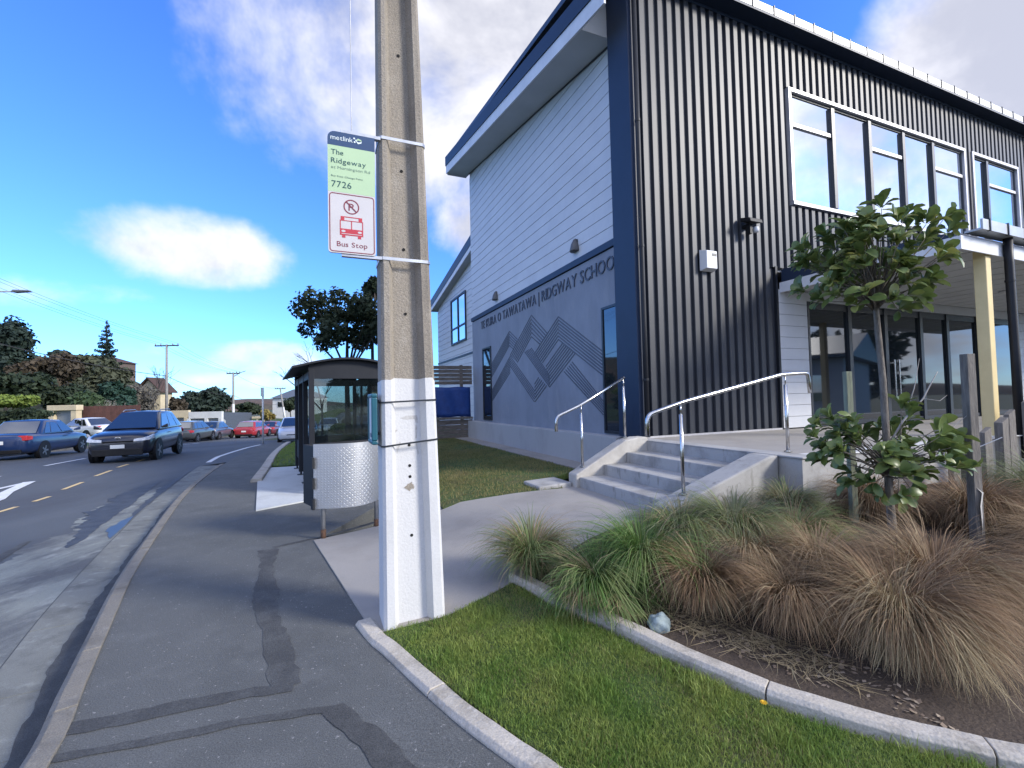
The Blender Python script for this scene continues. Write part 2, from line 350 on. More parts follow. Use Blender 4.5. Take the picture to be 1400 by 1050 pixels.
timber_green = mat('treated_timber', (.26, .29, .20), (.17, .18, .13), rough=.9, scale=7, bump=.4, bscale=30, stretch=(6, 6, .7))
yellow_column = mat('yellow_column_paint', (.70, .56, .28), (.62, .49, .24), rough=.5, scale=3)
bark_m = mat('pale_bark', (.22, .195, .165), (.11, .095, .08), rough=.95, scale=14, bump=.7, bscale=50, stretch=(3, 3, .8))
bark_dark = mat('dark_bark', (.075, .06, .05), (.035, .03, .026), rough=.95, scale=10, bump=.6, bscale=20)
window_glass = glass_mat('coated_window_glass', (.03, .04, .05), refl=.62, rough=.015)
dark_glass = glass_mat('dark_door_glass', (.012, .016, .02), refl=.05, rough=.03)
clear_glass = glass_mat('clear_shelter_glass', (.03, .04, .045), refl=.02, rough=.02, clear=.86)
car_glass = glass_mat('car_glass', (.015, .02, .025), refl=.22, rough=.03)
# ------------------------------------------------------------------ ground sheets
def sheet(name, poly, zfn, material, step=.6, skirt=.0, parent=None, kind='structure'):
    bm = bmesh.new()
    bv = [bm.verts.new((p[0], p[1], 0)) for p in poly]
    for tri in tessellate_polygon([[Vector((p[0], p[1], 0)) for p in poly]]):
        try: bm.faces.new([bv[i] for i in tri])
        except ValueError: pass
    xs = [p[0] for p in poly]; ys = [p[1] for p in poly]
    for ax, lo, hi in ((0, min(xs), max(xs)), (1, min(ys), max(ys))):
        k = math.ceil((lo + 1e-4) / step)
        while k * step < hi:
            co = [0, 0, 0]; no = [0, 0, 0]; co[ax] = k * step; no[ax] = 1
            bmesh.ops.bisect_plane(bm, geom=bm.verts[:] + bm.edges[:] + bm.faces[:], plane_co=co, plane_no=no)
            k += 1
    for v in bm.verts: v.co.z = zfn(v.co.x, v.co.y)
    bmesh.ops.recalc_face_normals(bm, faces=bm.faces)
    for f in bm.faces:
        if f.normal.z < 0: f.normal_flip()
    if skirt:
        be = [e for e in bm.edges if e.is_boundary]
        r = bmesh.ops.extrude_edge_only(bm, edges=be)
        for v in r['geom']:
            if isinstance(v, bmesh.types.BMVert): v.co.z -= skirt
    me = bpy.data.meshes.new(name); bm.to_mesh(me); bm.free(); me.materials.append(material)
    o = bpy.data.objects.new(name, me); COL.objects.link(o)
    if parent: o.parent = parent
    elif kind: o['kind'] = kind
    return o
def offset(poly, d):
    out = []
    for i, p in enumerate(poly):
        a = poly[max(i - 1, 0)]; b = poly[min(i + 1, len(poly) - 1)]
        t = Vector((b[0] - a[0], b[1] - a[1])).normalized()
        out.append((p[0] + t.y * d, p[1] - t.x * d))      # to the right of travel
    return out
def densify(poly, step):
    out = []
    for a, b in zip(poly, poly[1:]):
        n = max(1, int(math.hypot(b[0] - a[0], b[1] - a[1]) / step))
        out += [(a[0] + (b[0] - a[0]) * k / n, a[1] + (b[1] - a[1]) * k / n) for k in range(n)]
    return out + [poly[-1]]
def spline(poly, n=6):
    out = []
    for i in range(len(poly) - 1):
        p0 = Vector(poly[max(i - 1, 0)]); p1 = Vector(poly[i]); p2 = Vector(poly[i + 1]); p3 = Vector(poly[min(i + 2, len(poly) - 1)])
        for k in range(n):
            t = k / n
            q = .5 * (2 * p1 + (p2 - p0) * t + (2 * p0 - 5 * p1 + 4 * p2 - p3) * t * t + (3 * p1 - p0 - 3 * p2 + p3) * t ** 3)
            out.append((q.x, q.y))
    return out + [tuple(poly[-1])]
KS = spline(KERB, 5)
def kx(y): return interp(KS, y)

# the base ground reaches the horizon
def ground():
    mb = MB(); n = 80; xs = [math.copysign(abs(t) ** 2.2 * 1500, t) for t in np.linspace(-1, 1, n)]; ys = [math.copysign(abs(t) ** 2.2 * 1500, t) for t in np.linspace(-1, 1, n)]
    vs = [(x, y, zt(x, y) - .4 - (.8 if y > 45 and x > -80 else 0)) for y in ys for x in xs]
    fs = [(j * n + i, j * n + i + 1, (j + 1) * n + i + 1, (j + 1) * n + i) for j in range(n - 1) for i in range(n - 1)]
    mb.add(vs, fs); o = mb.build('ground', ground_m, smooth=True); o['kind'] = 'structure'
ground()
# carriageway: from the channel lip to the far kerb
lip = [p if p[1] < 13.3 else q for p, q in zip(offset(KS, -.46), offset(KS, .2))]
def zr(x, y): return zroad(x, y)
near_y = [p for p in lip if -5 <= p[1] <= 100]
FARD = densify(FAR, 3.0)
road_poly = near_y + [(x, y) for x, y in reversed(FARD) if y <= 100]
road = sheet('road', road_poly, lambda x, y: zroad(x, y), asphalt_road, 1.2, skirt=.3)
# footpath
path_right = [(-.3, -5), (.25, .2), (.14, 1.9), (.09, 2.02), (-.35, 2.46), (-.78, 2.97), (-1.11, 3.41), (-2.36, 5.42), (-2.12, 7.11), (-1.01, 6.5), (-1.9, 9.6), (-2.2, 11.9), (-4.6, 12.6), (-6.3, 12.3), (-6.63, 12.12), (-8.73, 16.65), (-12.6, 25.7), (-14.6, 32), (-17.5, 41), (-20, 52)]
kb = offset(KS, .12)
path_left = [p for p in kb if -5 <= p[1] <= 52]
footpath = sheet('footpath', path_left + list(reversed(path_right)), lambda x, y: zt(x, y), asphalt_path, .8, skirt=.3)
# kerb and channel, cast in lengths
kerb = setting('kerb'); channel = setting('gutter_channel')
def kerb_run():
    pts = [p for p in densify(KS, .3) if -2 < p[1] < 13.6]
    n = len(pts); seg = 5; i = 0
    while i < n - 1:
        j = min(i + seg, n - 1)
        run = pts[i:j + 1]
        a = Vector(run[0]); b = Vector(run[1]); run[0] = tuple(a + (b - a).normalized() * .008)
        prof = []
        for p, off in zip(run, range(len(run))):
            pass
        back = offset(run, .12); front = run; toe = offset(run, -.055); lipl = offset(run, -.46)
        mb = MB(); vs = []; h = []
        for q, (bk, fr, to) in enumerate(zip(back, front, toe)):
            zb = zt(*bk); zl = zroad(*to) - .012
            wob = .004 * math.sin(q * 2.3 + i)
            rnd = offset(run, .03)[q]; r2 = offset(run, -.006)[q]
            vs += [(bk[0], bk[1], zb - .3), (bk[0], bk[1], zb + .012 + wob), (rnd[0], rnd[1], zb + .010 + wob), (r2[0], r2[1], max(zl + .004, zb - .022)), (to[0], to[1], zl), (to[0], to[1], zl - .2)]
        m6 = len(run); fs = []
        for q in range(m6 - 1):
            for k in range(6):
                fs.append((q * 6 + k, q * 6 + (k + 1) % 6, (q + 1) * 6 + (k + 1) % 6, (q + 1) * 6 + k))
        fs += [tuple(range(5, -1, -1)), tuple((m6 - 1) * 6 + k for k in range(6))]
        mb.add(vs, fs); mb.build('kerb_stone', concrete_kerb, kerb, bevel=.006)
        mc = MB(); vs = []
        for to, li in zip(toe, lipl):
            zl = zroad(*to) - .012
            vs += [(to[0], to[1], zl - .2), (to[0], to[1], zl), (li[0], li[1], zroad(*li) + .006), (li[0], li[1], zl - .2)]
        fs = []
        for q in range(m6 - 1):
            for k in range(4): fs.append((q * 4 + k, q * 4 + (k + 1) % 4, (q + 1) * 4 + (k + 1) % 4, (q + 1) * 4 + k))
        fs += [(3, 2, 1, 0), tuple((m6 - 1) * 4 + k for k in range(4))]
        mc.add(vs, fs); mc.build('channel_slab', concrete_channel, channel)
        i = j
kerb_run()
def far_kerb():
    fk = setting('far_kerb'); pts = densify(FAR, 2.0)
    for i in range(0, len(pts) - 2, 2):
        run = pts[i:i + 3]; back = offset(run, -.16); mb = MB(); vs = []
        if run[0][1] < 4 or run[0][1] > 60: continue
        for p, b in zip(run, back):
            z = zroad(p[0] + .05, p[1]) ; vs += [(p[0], p[1], z - .2), (p[0], p[1], z + .13), (b[0], b[1], z + .14), (b[0], b[1], z - .2)]
        fs = [(q * 4 + k, q * 4 + (k + 1) % 4, (q + 1) * 4 + (k + 1) % 4, (q + 1) * 4 + k) for q in range(2) for k in range(4)] + [(3, 2, 1, 0), (8, 9, 10, 11)]
        mb.add(vs, fs); mb.build('kerb_stone', concrete_kerb, fk)
far_kerb()
# far verge
verge_poly = [p for p in offset(densify(FAR, 3), -.16) if -8 < p[1] < 90] 
verge = sheet('grass_verge', verge_poly + [(-150, 90), (-150, 20), (-60, -8)], lambda x, y: zt(x, y) + .10, turf_m, 8.0)
# grit and wash beside the channel, dark worn strip, puddles
def lens(d0, w, y0, y1, seed, sharp=.7, amp=.35, both=0.0):
    """a stain lying along the channel: both ends taper out, the edges wander"""
    base = [p for p in densify(KS, .06) if y0 < p[1] < y1]; n = len(base); rg = random.Random(seed); ph = [rg.uniform(0, 6.28) for _ in range(6)]
    wob = lambda k, q: sum(math.sin(k * f + ph[i] + q) / (i + 1.5) for i, f in enumerate((.07, .16, .33, .7, 1.3, 2.3)))
    A = []; B_ = []
    for k in range(n):
        e = math.sin(math.pi * (k + .5) / n) ** sharp
        t = Vector((base[min(k + 1, n - 1)][0] - base[max(k - 1, 0)][0], base[min(k + 1, n - 1)][1] - base[max(k - 1, 0)][1])).normalized()
        da = d0 + both * (.5 - .5 * e) * w + both * .12 * w * wob(k, 1.7); db = da + max(.004, w * e * (1 + amp * wob(k, 0)))
        A.append((base[k][0] - t.y * da, base[k][1] + t.x * da)); B_.append((base[k][0] - t.y * db, base[k][1] + t.x * db))
    return A, B_
def stain(name, A, B_, m_, lift, parent=None):
    n = len(A); vs = []; c = 4
    for a_, b_ in zip(A, B_):
        for j in range(c + 1): x, y = a_[0] + (b_[0] - a_[0]) * j / c, a_[1] + (b_[1] - a_[1]) * j / c; vs.append((x, y, zroad(x, y) + lift))
    o = MB().add(vs, [(i * (c + 1) + j, i * (c + 1) + j + 1, (i + 1) * (c + 1) + j + 1, (i + 1) * (c + 1) + j) for i in range(n - 1) for j in range(c)]).build(name, m_, parent, local=True)
    if not parent: o['kind'] = 'structure'
    return o
stain('road_grit', *lens(.47, .95, -1.2, 10.6, 4, .5, .22), paving_dirt, .003)
wet = mat('wet_asphalt', (.030, .033, .038), (.055, .060, .066), rough=.68, scale=5, bump=.25, bscale=120)
stain('wet_patch', *lens(.75, .50, 6.3, 11.2, 9, .8, .35, .6), wet, .006)
stain('wet_patch', *lens(.48, .12, 7.2, 12.4, 19, .6, .5), wet, .007)
water = mat('puddle_water', (.020, .024, .030), (.030, .034, .04), rough=.3, scale=3, spec=.5, ior=1.33)
stain('puddle', *lens(.48, .13, 6.5, 7.8, 23, .9, .5, .3), water, .009)
stain('channel_silt', *[[(p) for p in q] for q in lens(.056, .09, -1.5, 9.0, 41, .25, .35)], asphalt_seal, -.004)
stain('worn_strip', *lens(1.40, .17, 4.2, 7.0, 5, .6, .3, .2), asphalt_seal, .006)
# reinstated service trench seams on the footpath
def seam(pts, w, seed, name='asphalt_patch'):
    rg = random.Random(seed); p = densify(pts, .07); a = []; b = []
    for i, q in enumerate(p):
        p0 = p[max(0, i - 1)]; p1 = p[min(len(p) - 1, i + 1)]; t = Vector((p1[0] - p0[0], p1[1] - p0[1])).normalized()
        wa = w * (.5 + .14 * math.sin(i * .41 + seed) + rg.uniform(-.10, .10)); wb = w * (.5 + .14 * math.sin(i * .3 + 2 * seed) + rg.uniform(-.10, .10))
        a.append((q[0] - t.y * wa, q[1] + t.x * wa)); b.append((q[0] + t.y * wb, q[1] - t.x * wb))
    mb = MB(); n = len(p); vs = []
    for (x, y) in a + b: vs.append((x, y, zt(x, y) + .0022 + .0005 * seed))
    mb.add(vs, [(i, i + 1, n + i + 1, n + i) for i in range(n - 1)]); o = mb.build(name, asphalt_seal, footpath, local=True); return o
seam([(-2.75, 5.15), (-2.22, 4.1), (-1.62, 3.1), (-1.30, 2.66)], .16, 1)
seam([(-2.72, 5.2), (-2.30, 5.62), (-1.75, 6.3), (-1.5, 6.6)], .07, 2)
seam([(-1.28, 2.66), (-1.75, 2.52), (-2.3, 2.35)], .10, 3)
seam([(-.93, 2.46), (-1.4, 2.38), (-2.15, 2.15)], .06, 4)
seam([(-.98, 2.47), (-.72, 2.22), (-.42, 1.92), (-.3, 1.7)], .13, 5)
# concrete entrance path, up to the foot of the steps
def zconc(x, y): return zt(x, y) + .012
cpath = [(-2.36, 5.42), (-1.11, 3.41), (-.93, 3.22), (-.50, 3.42), (.03, 3.93), (.9, 4.6), Bp(-1.72, -2.95, 0)[:2], Bp(-1.5, -2.6, 0)[:2], Bp(-1.5, -.2, 0)[:2], Bp(-1.75, -.3, 0)[:2], (.76, 7.2), (-.79, 6.77), (-1.01, 6.46), (-1.75, 5.95)]
sheet('concrete_path', cpath, zconc, concrete_path, .5, skirt=.12)
# bus shelter pad
pad = [(-3.92, 7.0), (-3.36, 7.72), (-2.5, 8.75), (-2.0, 10.3), (-4.2, 13.0), (-6.1, 12.1), (-6.55, 12.0), (-5.38, 9.67)]
sheet('shelter_pad', pad, lambda x, y: zt(x, y) + .02, concrete_pad, .6, skirt=.1)
# lawns (soil and thatch sheet under the blades)
lawn_front = [(-.93, 3.22), (-.78, 3.05), (-.30, 2.5), (.15, 2.04), (.3, 1.9), (.5, .3), (2.2, .3), (2.4, 1.83), (2.04, 1.89), (1.72, 2.03), (1.37, 2.22), (1.10, 2.44), (.81, 2.75), (.57, 3.04), (.26, 3.39), (-.03, 3.85), (-.50, 3.40)]
sheet('front_lawn', lawn_front, lambda x, y: zt(x, y) + .018, turf_m, .4, skirt=.1)
lawn_side = [(-1.01, 6.52), (-.79, 6.78), (.76, 7.21), Bp(-1.75, .35, 0)[:2], Bp(-.62, 1.1, 0)[:2], Bp(-.62, 10.2, 0)[:2], Bp(-5.5, 10.2, 0)[:2], Bp(-5.2, 6, 0)[:2], (-2.2, 9.6), (-1.9, 8.6)]
sheet('side_lawn', lawn_side, lambda x, y: zt(x, y) + .015, turf_m, .6, skirt=.1)
lawn_verge = [(-6.4, 12.2), (-8.5, 16.7), (-11.9, 25.0), (-9, 26), (-5.5, 15), (-4.3, 13.0), (-6.0, 12.2)]
sheet('verge_lawn', lawn_verge, lambda x, y: zt(x, y) + .05, turf_m, .8, skirt=.2)
# rough ground behind the shelter and round the building
sheet('back_lawn', [(-4.3, 13.0), (-5.5, 15), (-9, 26), (-14.5, 33), (-17, 42), (20, 60), (20, 26), Bp(.1, 11, 0)[:2], Bp(-5.5, 10.2, 0)[:2], (-2.2, 11.9)], lambda x, y: zt(x, y) - .02, turf_m, 3.0)
# planting bed
def zbed(x, y):
    bu, bv = toB(x, y)
    e = sm(0, .9, x * .63 + y * .78 - 3.12)
    return zt(x, y) + .03 + .05 * e + .06 * sm(-6, -3.4, bv) * e + .02 * math.sin(3.1 * x) * math.sin(2.7 * y)
bed = [(.06, 3.98), (.33, 3.56), (.65, 3.2), (.89, 2.91), (1.18, 2.60), (1.44, 2.38), (1.78, 2.19), (2.1, 2.05), (2.45, 1.98), (4.5, 1.6), (9, 2.2), (9.5, 7.2), Bp(6, -3.15, 0)[:2], Bp(-.1, -3.15, 0)[:2], Bp(-1.75, -2.9, 0)[:2], (.95, 4.55)]
sheet('planting_bed', bed, zbed, soil_m, .22, skirt=.15)
# mown strip and plinth path beside the sign wall
sheet('mowing_strip', [Bp(-.6, 1.1, 0)[:2], Bp(-.05, 1.1, 0)[:2], Bp(-.05, 10.2, 0)[:2], Bp(-.6, 10.2, 0)[:2]], lambda x, y: zt(x, y) + .03, concrete_path, .8, skirt=.1)
# concrete edgings, in cast lengths
def edging(name, line, w, h, parts, label, zoff=0.0):
    e = setting(name); pts = densify(spline(line, 8), .12); n = len(pts); per = math.ceil((n - 1) / parts)
    for i in range(0, n - 1, per):
        run = pts[i:min(i + per, n - 1) + 1]
        if len(run) < 2: continue
        a = Vector(run[0]); b = Vector(run[1]); run[0] = tuple(a + (b - a).normalized() * .006)
        inn = offset(run, w / 2); out = offset(run, -w / 2); inn2 = offset(run, w / 2 - .02); out2 = offset(run, -w / 2 + .02); vs = []
        for q in range(len(run)):
            z = zt(*run[q]) + zoff; jig = .0025 * math.sin(q * .6 + i) + random.uniform(-.0012, .0012)
            vs += [(*inn[q], z - .15), (*inn[q], z + h - .02 + jig), (*inn2[q], z + h + jig), (*out2[q], z + h + jig), (out[q][0] + jig, out[q][1], z + h - .02), (*out[q], z - .15)]
        m_ = len(run); fs = [(q * 6 + k, q * 6 + (k + 1) % 6, (q + 1) * 6 + (k + 1) % 6, (q + 1) * 6 + k) for q in range(m_ - 1) for k in range(6)]
        fs += [tuple(range(5, -1, -1)), tuple((m_ - 1) * 6 + k for k in range(6))]
        MB().add(vs, fs).build('edging_length', concrete_edging, e, smooth=False, bevel=.004)
    return e
edging('garden_edging', [(-.02, 3.93), (.30, 3.48), (.61, 3.12), (.85, 2.83), (1.14, 2.52), (1.41, 2.30), (1.75, 2.11), (2.07, 1.97), (2.45, 1.86), (3.3, 1.68)], .12, .075, 4, '')
edging('lawn_edging', [(-1.12, 3.40), (-.95, 3.16), (-.78, 2.97), (-.35, 2.46), (-.1, 2.2), (.09, 2.02), (.28, 1.8), (.42, 1.4), (.5, .4)], .125, .030, 3, '')
edging('verge_edging', [(-5.45, 9.75), (-6.5, 12.1), (-8.6, 16.65), (-12.3, 25.2)], .22, .07, 6, '')
# road markings
def marking(pts, w, name, material, z=.006):
    run = densify(pts, .5); a = offset(run, w / 2); b = offset(run, -w / 2); n = len(run)
    vs = [(x, y, zroad(x, y) + z) for x, y in a] + [(x, y, zroad(x, y) + z) for x, y in b]
    return MB().add(vs, [(i, i + 1, n + i + 1, n + i) for i in range(n - 1)]).build(name, material, road, local=True)
for a, b in [((-8.75, 7.2), (-8.85, 7.6)), ((-8.99, 8.0), (-9.16, 8.5)), ((-9.31, 8.95), (-9.46, 9.4)), ((-9.87, 10.1), (-10.2, 10.9)), ((-10.62, 11.7), (-11.0, 12.6)), ((-11.35, 13.2), (-11.72, 14.0)), ((-12.1, 14.8), (-12.5, 15.6)), ((-12.9, 16.5), (-13.3, 17.3))]:
    marking([a, b], .09, 'yellow_dash', yellow_paint)
for a, b in [((-14.35, 14.1), (-15.35, 16.5)), ((-17.0, 20.5), (-18, 23)), ((-19, 26), (-19.8, 29)), ((-12.6, 10.2), (-13.4, 12.0))]:
    marking([a, b], .12, 'white_dash', white_paint)
marking([(-11.5, 9.9), (-11.66, 11.1)], .14, 'painted_chevron', white_paint); marking([(-11.66, 11.1), (-10.9, 9.9), (-10.3, 9.2), (-9.9, 8.5)], .22, 'painted_chevron', white_paint, z=.010)
marking([(-9.28, 14.0), (-10.2, 15.9), (-11.1, 18.28), (-12.1, 21.0), (-12.95, 23.6)], .14, 'edge_line', white_paint)

# ------------------------------------------------------------------ grass blades (uncountable)
def inside(poly, P):
    x, y = P[:, 0], P[:, 1]; r = np.zeros(len(P), bool); n = len(poly)
    for i in range(n):
        x1, y1 = poly[i]; x2, y2 = poly[(i + 1) % n]
        c = ((y1 > y) != (y2 > y)) & (x < (x2 - x1) * (y - y1) / (y2 - y1 + 1e-12) + x1); r ^= c
    return r
def blades(name, poly, n, hmin, hmax, w, material, zoff, label, cat, near=None, bare=None):
    xs = [p[0] for p in poly]; ys = [p[1] for p in poly]
    P = RNG.uniform((min(xs), min(ys)), (max(xs), max(ys)), (n * 4, 2)); P = P[inside(poly, P)]
    if bare is not None: P = P[RNG.random(len(P)) > bare(P)]
    P = P[:n]; k = len(P); P = P + RNG.normal(0, .016, P.shape)
    Z = np.array([zt(x, y) for x, y in P]) + zoff
    clump = .5 + .5 * np.sin(P[:, 0] * 9.1 + 1.3 * np.sin(P[:, 1] * 7)) * np.sin(P[:, 1] * 8.3)
    h = RNG.uniform(hmin, hmax, k) * (.65 + .6 * clump); a = RNG.uniform(0, 2 * np.pi, k); ww = w * RNG.uniform(.6, 1.3, k)
    la = RNG.uniform(0, 2 * np.pi, k); ll = h * RNG.uniform(.15, .9, k)
    B = np.column_stack([P, Z]); d = np.column_stack([np.cos(a), np.sin(a), np.zeros(k)]) * ww[:, None]
    lean = np.column_stack([np.cos(la) * ll, np.sin(la) * ll, np.zeros(k)])
    mid = B + lean * .35 + np.column_stack([np.zeros(k), np.zeros(k), h * .62]); tip = B + lean + np.column_stack([np.zeros(k), np.zeros(k), h])
    V = np.stack([B - d, B + d, mid + d * .75, mid - d * .75, tip], 1).reshape(-1, 3)
    i = np.arange(k)[:, None] * 5
    F = np.concatenate([i + np.array([[0, 1, 2]]), i + np.array([[0, 2, 3]]), i + np.array([[3, 2, 4]])])
    o = link_mesh(name, V, F, material); tag(o, label, cat, kind='stuff'); return o
grass_m = mat('grass_blade', (.105, .205, .034), (.29, .33, .085), rough=.6, scale=3.2, island=.35, translucent=.3, spec=.3)
grass_dry = mat('grass_blade_dry', (.12, .145, .045), (.30, .25, .115), rough=.7, scale=1.4, island=.5, translucent=.3, spec=.3)
def patchy(P, f, q): return .5 + .25 * np.sin(P[:, 0] * f + q + 1.7 * np.sin(P[:, 1] * f * .7 + q)) + .25 * np.sin(P[:, 1] * f * 1.3 + 2 * q + 1.3 * np.sin(P[:, 0] * f * 1.9))
def bare_front(P):
    e = np.clip(1 - (P[:, 0] * -.63 - P[:, 1] * .78 + 3.06) / .30, 0, 1)
    pole_ = np.clip(1.25 - np.hypot(P[:, 0] + .60, P[:, 1] - 3.28) / .45, 0, 1)
    tip = np.clip(1.2 - np.hypot(P[:, 0] - .05, P[:, 1] - 3.6) / .45, 0, 1)
    return np.clip(.75 * e * patchy(P, 5, 1) + .9 * pole_ * patchy(P, 9, 2) + .95 * tip * patchy(P, 7, 4) + .45 * (patchy(P, 6, 3) > .72), 0, .95)
LF = [p if p[1] > 1.0 else (p[0], 1.5) for p in lawn_front]
blades('front_lawn_grass', LF, 100000, .010, .032, .0017, grass_m, .014, 'short green grass between the footpath and the planting bed', 'grass', bare=bare_front)
blades('front_lawn_tufts', LF, 12000, .030, .070, .0020, grass_m, .014, 'longer tufts of grass scattered through the front lawn', 'grass', bare=lambda P: np.clip(bare_front(P) + 1.15 * (patchy(P, 11, 5) < .62), 0, 1))
blades('front_lawn_dry_blades', LF, 16000, .010, .034, .0017, grass_dry, .014, 'yellowed blades in the worn patches of the front lawn', 'grass', bare=lambda P: np.clip(1.25 - 1.1 * bare_front(P) - .8 * (patchy(P, 8, 6) > .66), 0, 1))
blades('side_lawn_grass', lawn_side, 45000, .02, .05, .0045, grass_dry, .012, 'worn lawn between the bus shelter and the sign wall', 'grass', bare=lambda P: .45 + .45 * np.sin(P[:, 0] * 2.1 + 1) * np.sin(P[:, 1] * 1.7))
blades('verge_lawn_grass', lawn_verge, 12000, .03, .07, .008, grass_m, .045, 'grass strip beyond the bus shelter beside the parking bay', 'grass')
concrete_plinth = surface_mix('concrete_plinth', (.37, .375, .38), [((.30, .30, .30), 1.6, .5, .75, (1, 1, .4))], rough=.85, bump=.15, grain=(.92, 1.07, 160))
# ------------------------------------------------------------------ school building
UEND, VEND = 17.0, 10.1
RS = .2                                   # the sign wall stands this far behind the metal corner
def soff(v): return 8.53 + .188 * v
school = thing('school_building', Bp(0, 0, 0.2), 'two-storey school with dark ribbed metal front and pale weatherboard side', 'building')
def bb(name, u0, u1, v0, v1, z0, z1, m_, parent=school, bevel=0.0): return MB(Bp).box(u0, u1, v0, v1, z0, z1).build(name, m_, parent, bevel=bevel)
inner_wall = mat('wall_backing', (.30, .31, .33), (.26, .27, .29), rough=.8)
# core of the upper floor and the ground floor (behind the claddings)
core = MB(Bp); core.prism([(.06, 4.2), (.06, 9.2), (VEND - .02, soff(VEND) + .3), (VEND - .02, 4.2)], 'u', RS + .03, UEND); core.build('wall', inner_wall, school)
side = bb('wall', RS + .03, 3.64, .06, VEND - .02, .3, 4.2, inner_wall)
back_of_porch = bb('wall', 12.0, UEND, .2, VEND - .02, .3, 4.2, inner_wall)
back_room = bb('wall', 3.64, UEND, 6.0, VEND - .02, .3, 4.2, inner_wall)
# concrete sign panel on the ground floor, cast in one with the relief
panel = bb('concrete_panel', RS - .01, RS + .028, .62, VEND, .84, 4.60, concrete_panel_m)
band = bb('flashing_band', RS - .05, RS + .028, .62, VEND + .01, 4.62, 4.76, flashing_m)
# weatherboards of the side wall, each board its own piece
wb_part = MB(Bp).prism([(.62, 4.77), (.62, soff(.62) - .02), (VEND - .01, soff(VEND) - .02), (VEND - .01, 4.77)], 'u', RS + .004, RS + .027).build('weatherboard_backing', mat('board_gap', (.42, .43, .45), rough=.8), school)
z = 4.775
while z < soff(VEND) - .05:
    z1 = min(z + .268, soff(VEND) - .02)
    va = max(.62, (z - 8.53 + .02) / .188); vb = max(.62, (z1 - 8.53 + .02) / .188)
    if vb < VEND - .02:
        p = [(RS - .0125, va, z), (RS + .003, va, z), (RS + .003, VEND, z), (RS - .0125, VEND, z), (RS - .008, vb, z1 - .004), (RS + .003, vb, z1 - .006), (RS + .003, VEND, z1 - .006), (RS - .008, VEND, z1 - .006)]
        MB(Bp).hexa(p).build('weatherboard', weatherboard_m, wb_part)
    z += .274
# corner box of dark blue flashing with its downpipe
corner = bb('corner_flashing', 0.0, RS + .02, -.035, .60, .86, 9.35, flashing_m, bevel=.01)
dp = MB().tube([Bp(.10, -.11, z_) for z_ in (.88, 3, 6, 9.2)], .045, 14); dpo = dp.build('downpipe', black_m, school, smooth=True)
for z_ in (1.9, 4.3, 6.6): MB().tube([Bp(.10, -.11, z_ - .02), Bp(.10, -.11, z_ + .02)], .052, 14).build('pipe_clip', black_m, dpo)
# ribbed metal front: backing sheet with openings, then one piece per rib
W1 = (4.30, 11.28, 5.76, 8.20); W2 = (11.80, 14.25, 5.80, 8.20)
clad = MB(Bp)
for (a, b, c, d) in [(.22, 3.64, .86, 9.38), (3.64, W1[0], 4.25, 9.38), (W1[0], W1[1], 4.25, W1[2]), (W1[0], W1[1], W1[3], 9.38), (W1[1], W2[0], 4.25, 9.38), (W2[0], W2[1], 4.25, W2[2]), (W2[0], W2[1], W2[3], 9.38), (W2[1], UEND, 4.25, 9.38)]:
    clad.box(a, b, .012, .055, c, d)
cladding = clad.build('metal_cladding', cladding_m, school)
rib_cache = {}
def rib(u, z0, z1):
    key = round(z1 - z0, 3)
    if key not in rib_cache:
        me = MB(lambda x, y, zz: (UX * x + VX * y, UY * x + VY * y, zz)).prism([(-.085, .012), (-.068, -.034), (.068, -.034), (.085, .012)][::1], 'z', 0, z1 - z0)
        me.v = []; me.f = []
        prof = [(-.074, .014), (-.058, -.036), (-.051, -.040), (.051, -.040), (.058, -.036), (.074, .014)]
        me.prism(prof, 'z', 0, z1 - z0)
        o = me.build('cladding_rib', cladding_m, cladding, local=True); rib_cache[key] = o
    else:
        o = rib_cache[key].copy(); COL.objects.link(o)
    c = WL[cladding.name]; p = Bp(u, 0, z0); o.location = (p[0] - c[0], p[1] - c[1], p[2] - c[2])
u = .33
while u < UEND - .1:
    zb = .875 if u < 3.56 else 4.26
    if W1[0] - .13 < u < W1[1] + .13: rib(u, zb, W1[2] - .09); rib(u, W1[3] + .09, 9.33)
    elif W2[0] - .13 < u < W2[1] + .13: rib(u, zb, W2[2] - .09); rib(u, W2[3] + .09, 9.33)
    else: rib(u, zb, 9.33)
    u += .218
bb('wall_cap', .2, UEND, -.045, .06, 9.335, 9.42, flashing_m)
bb('end_flashing', 3.60, 3.66, -.05, .05, .86, 4.28, black_m)
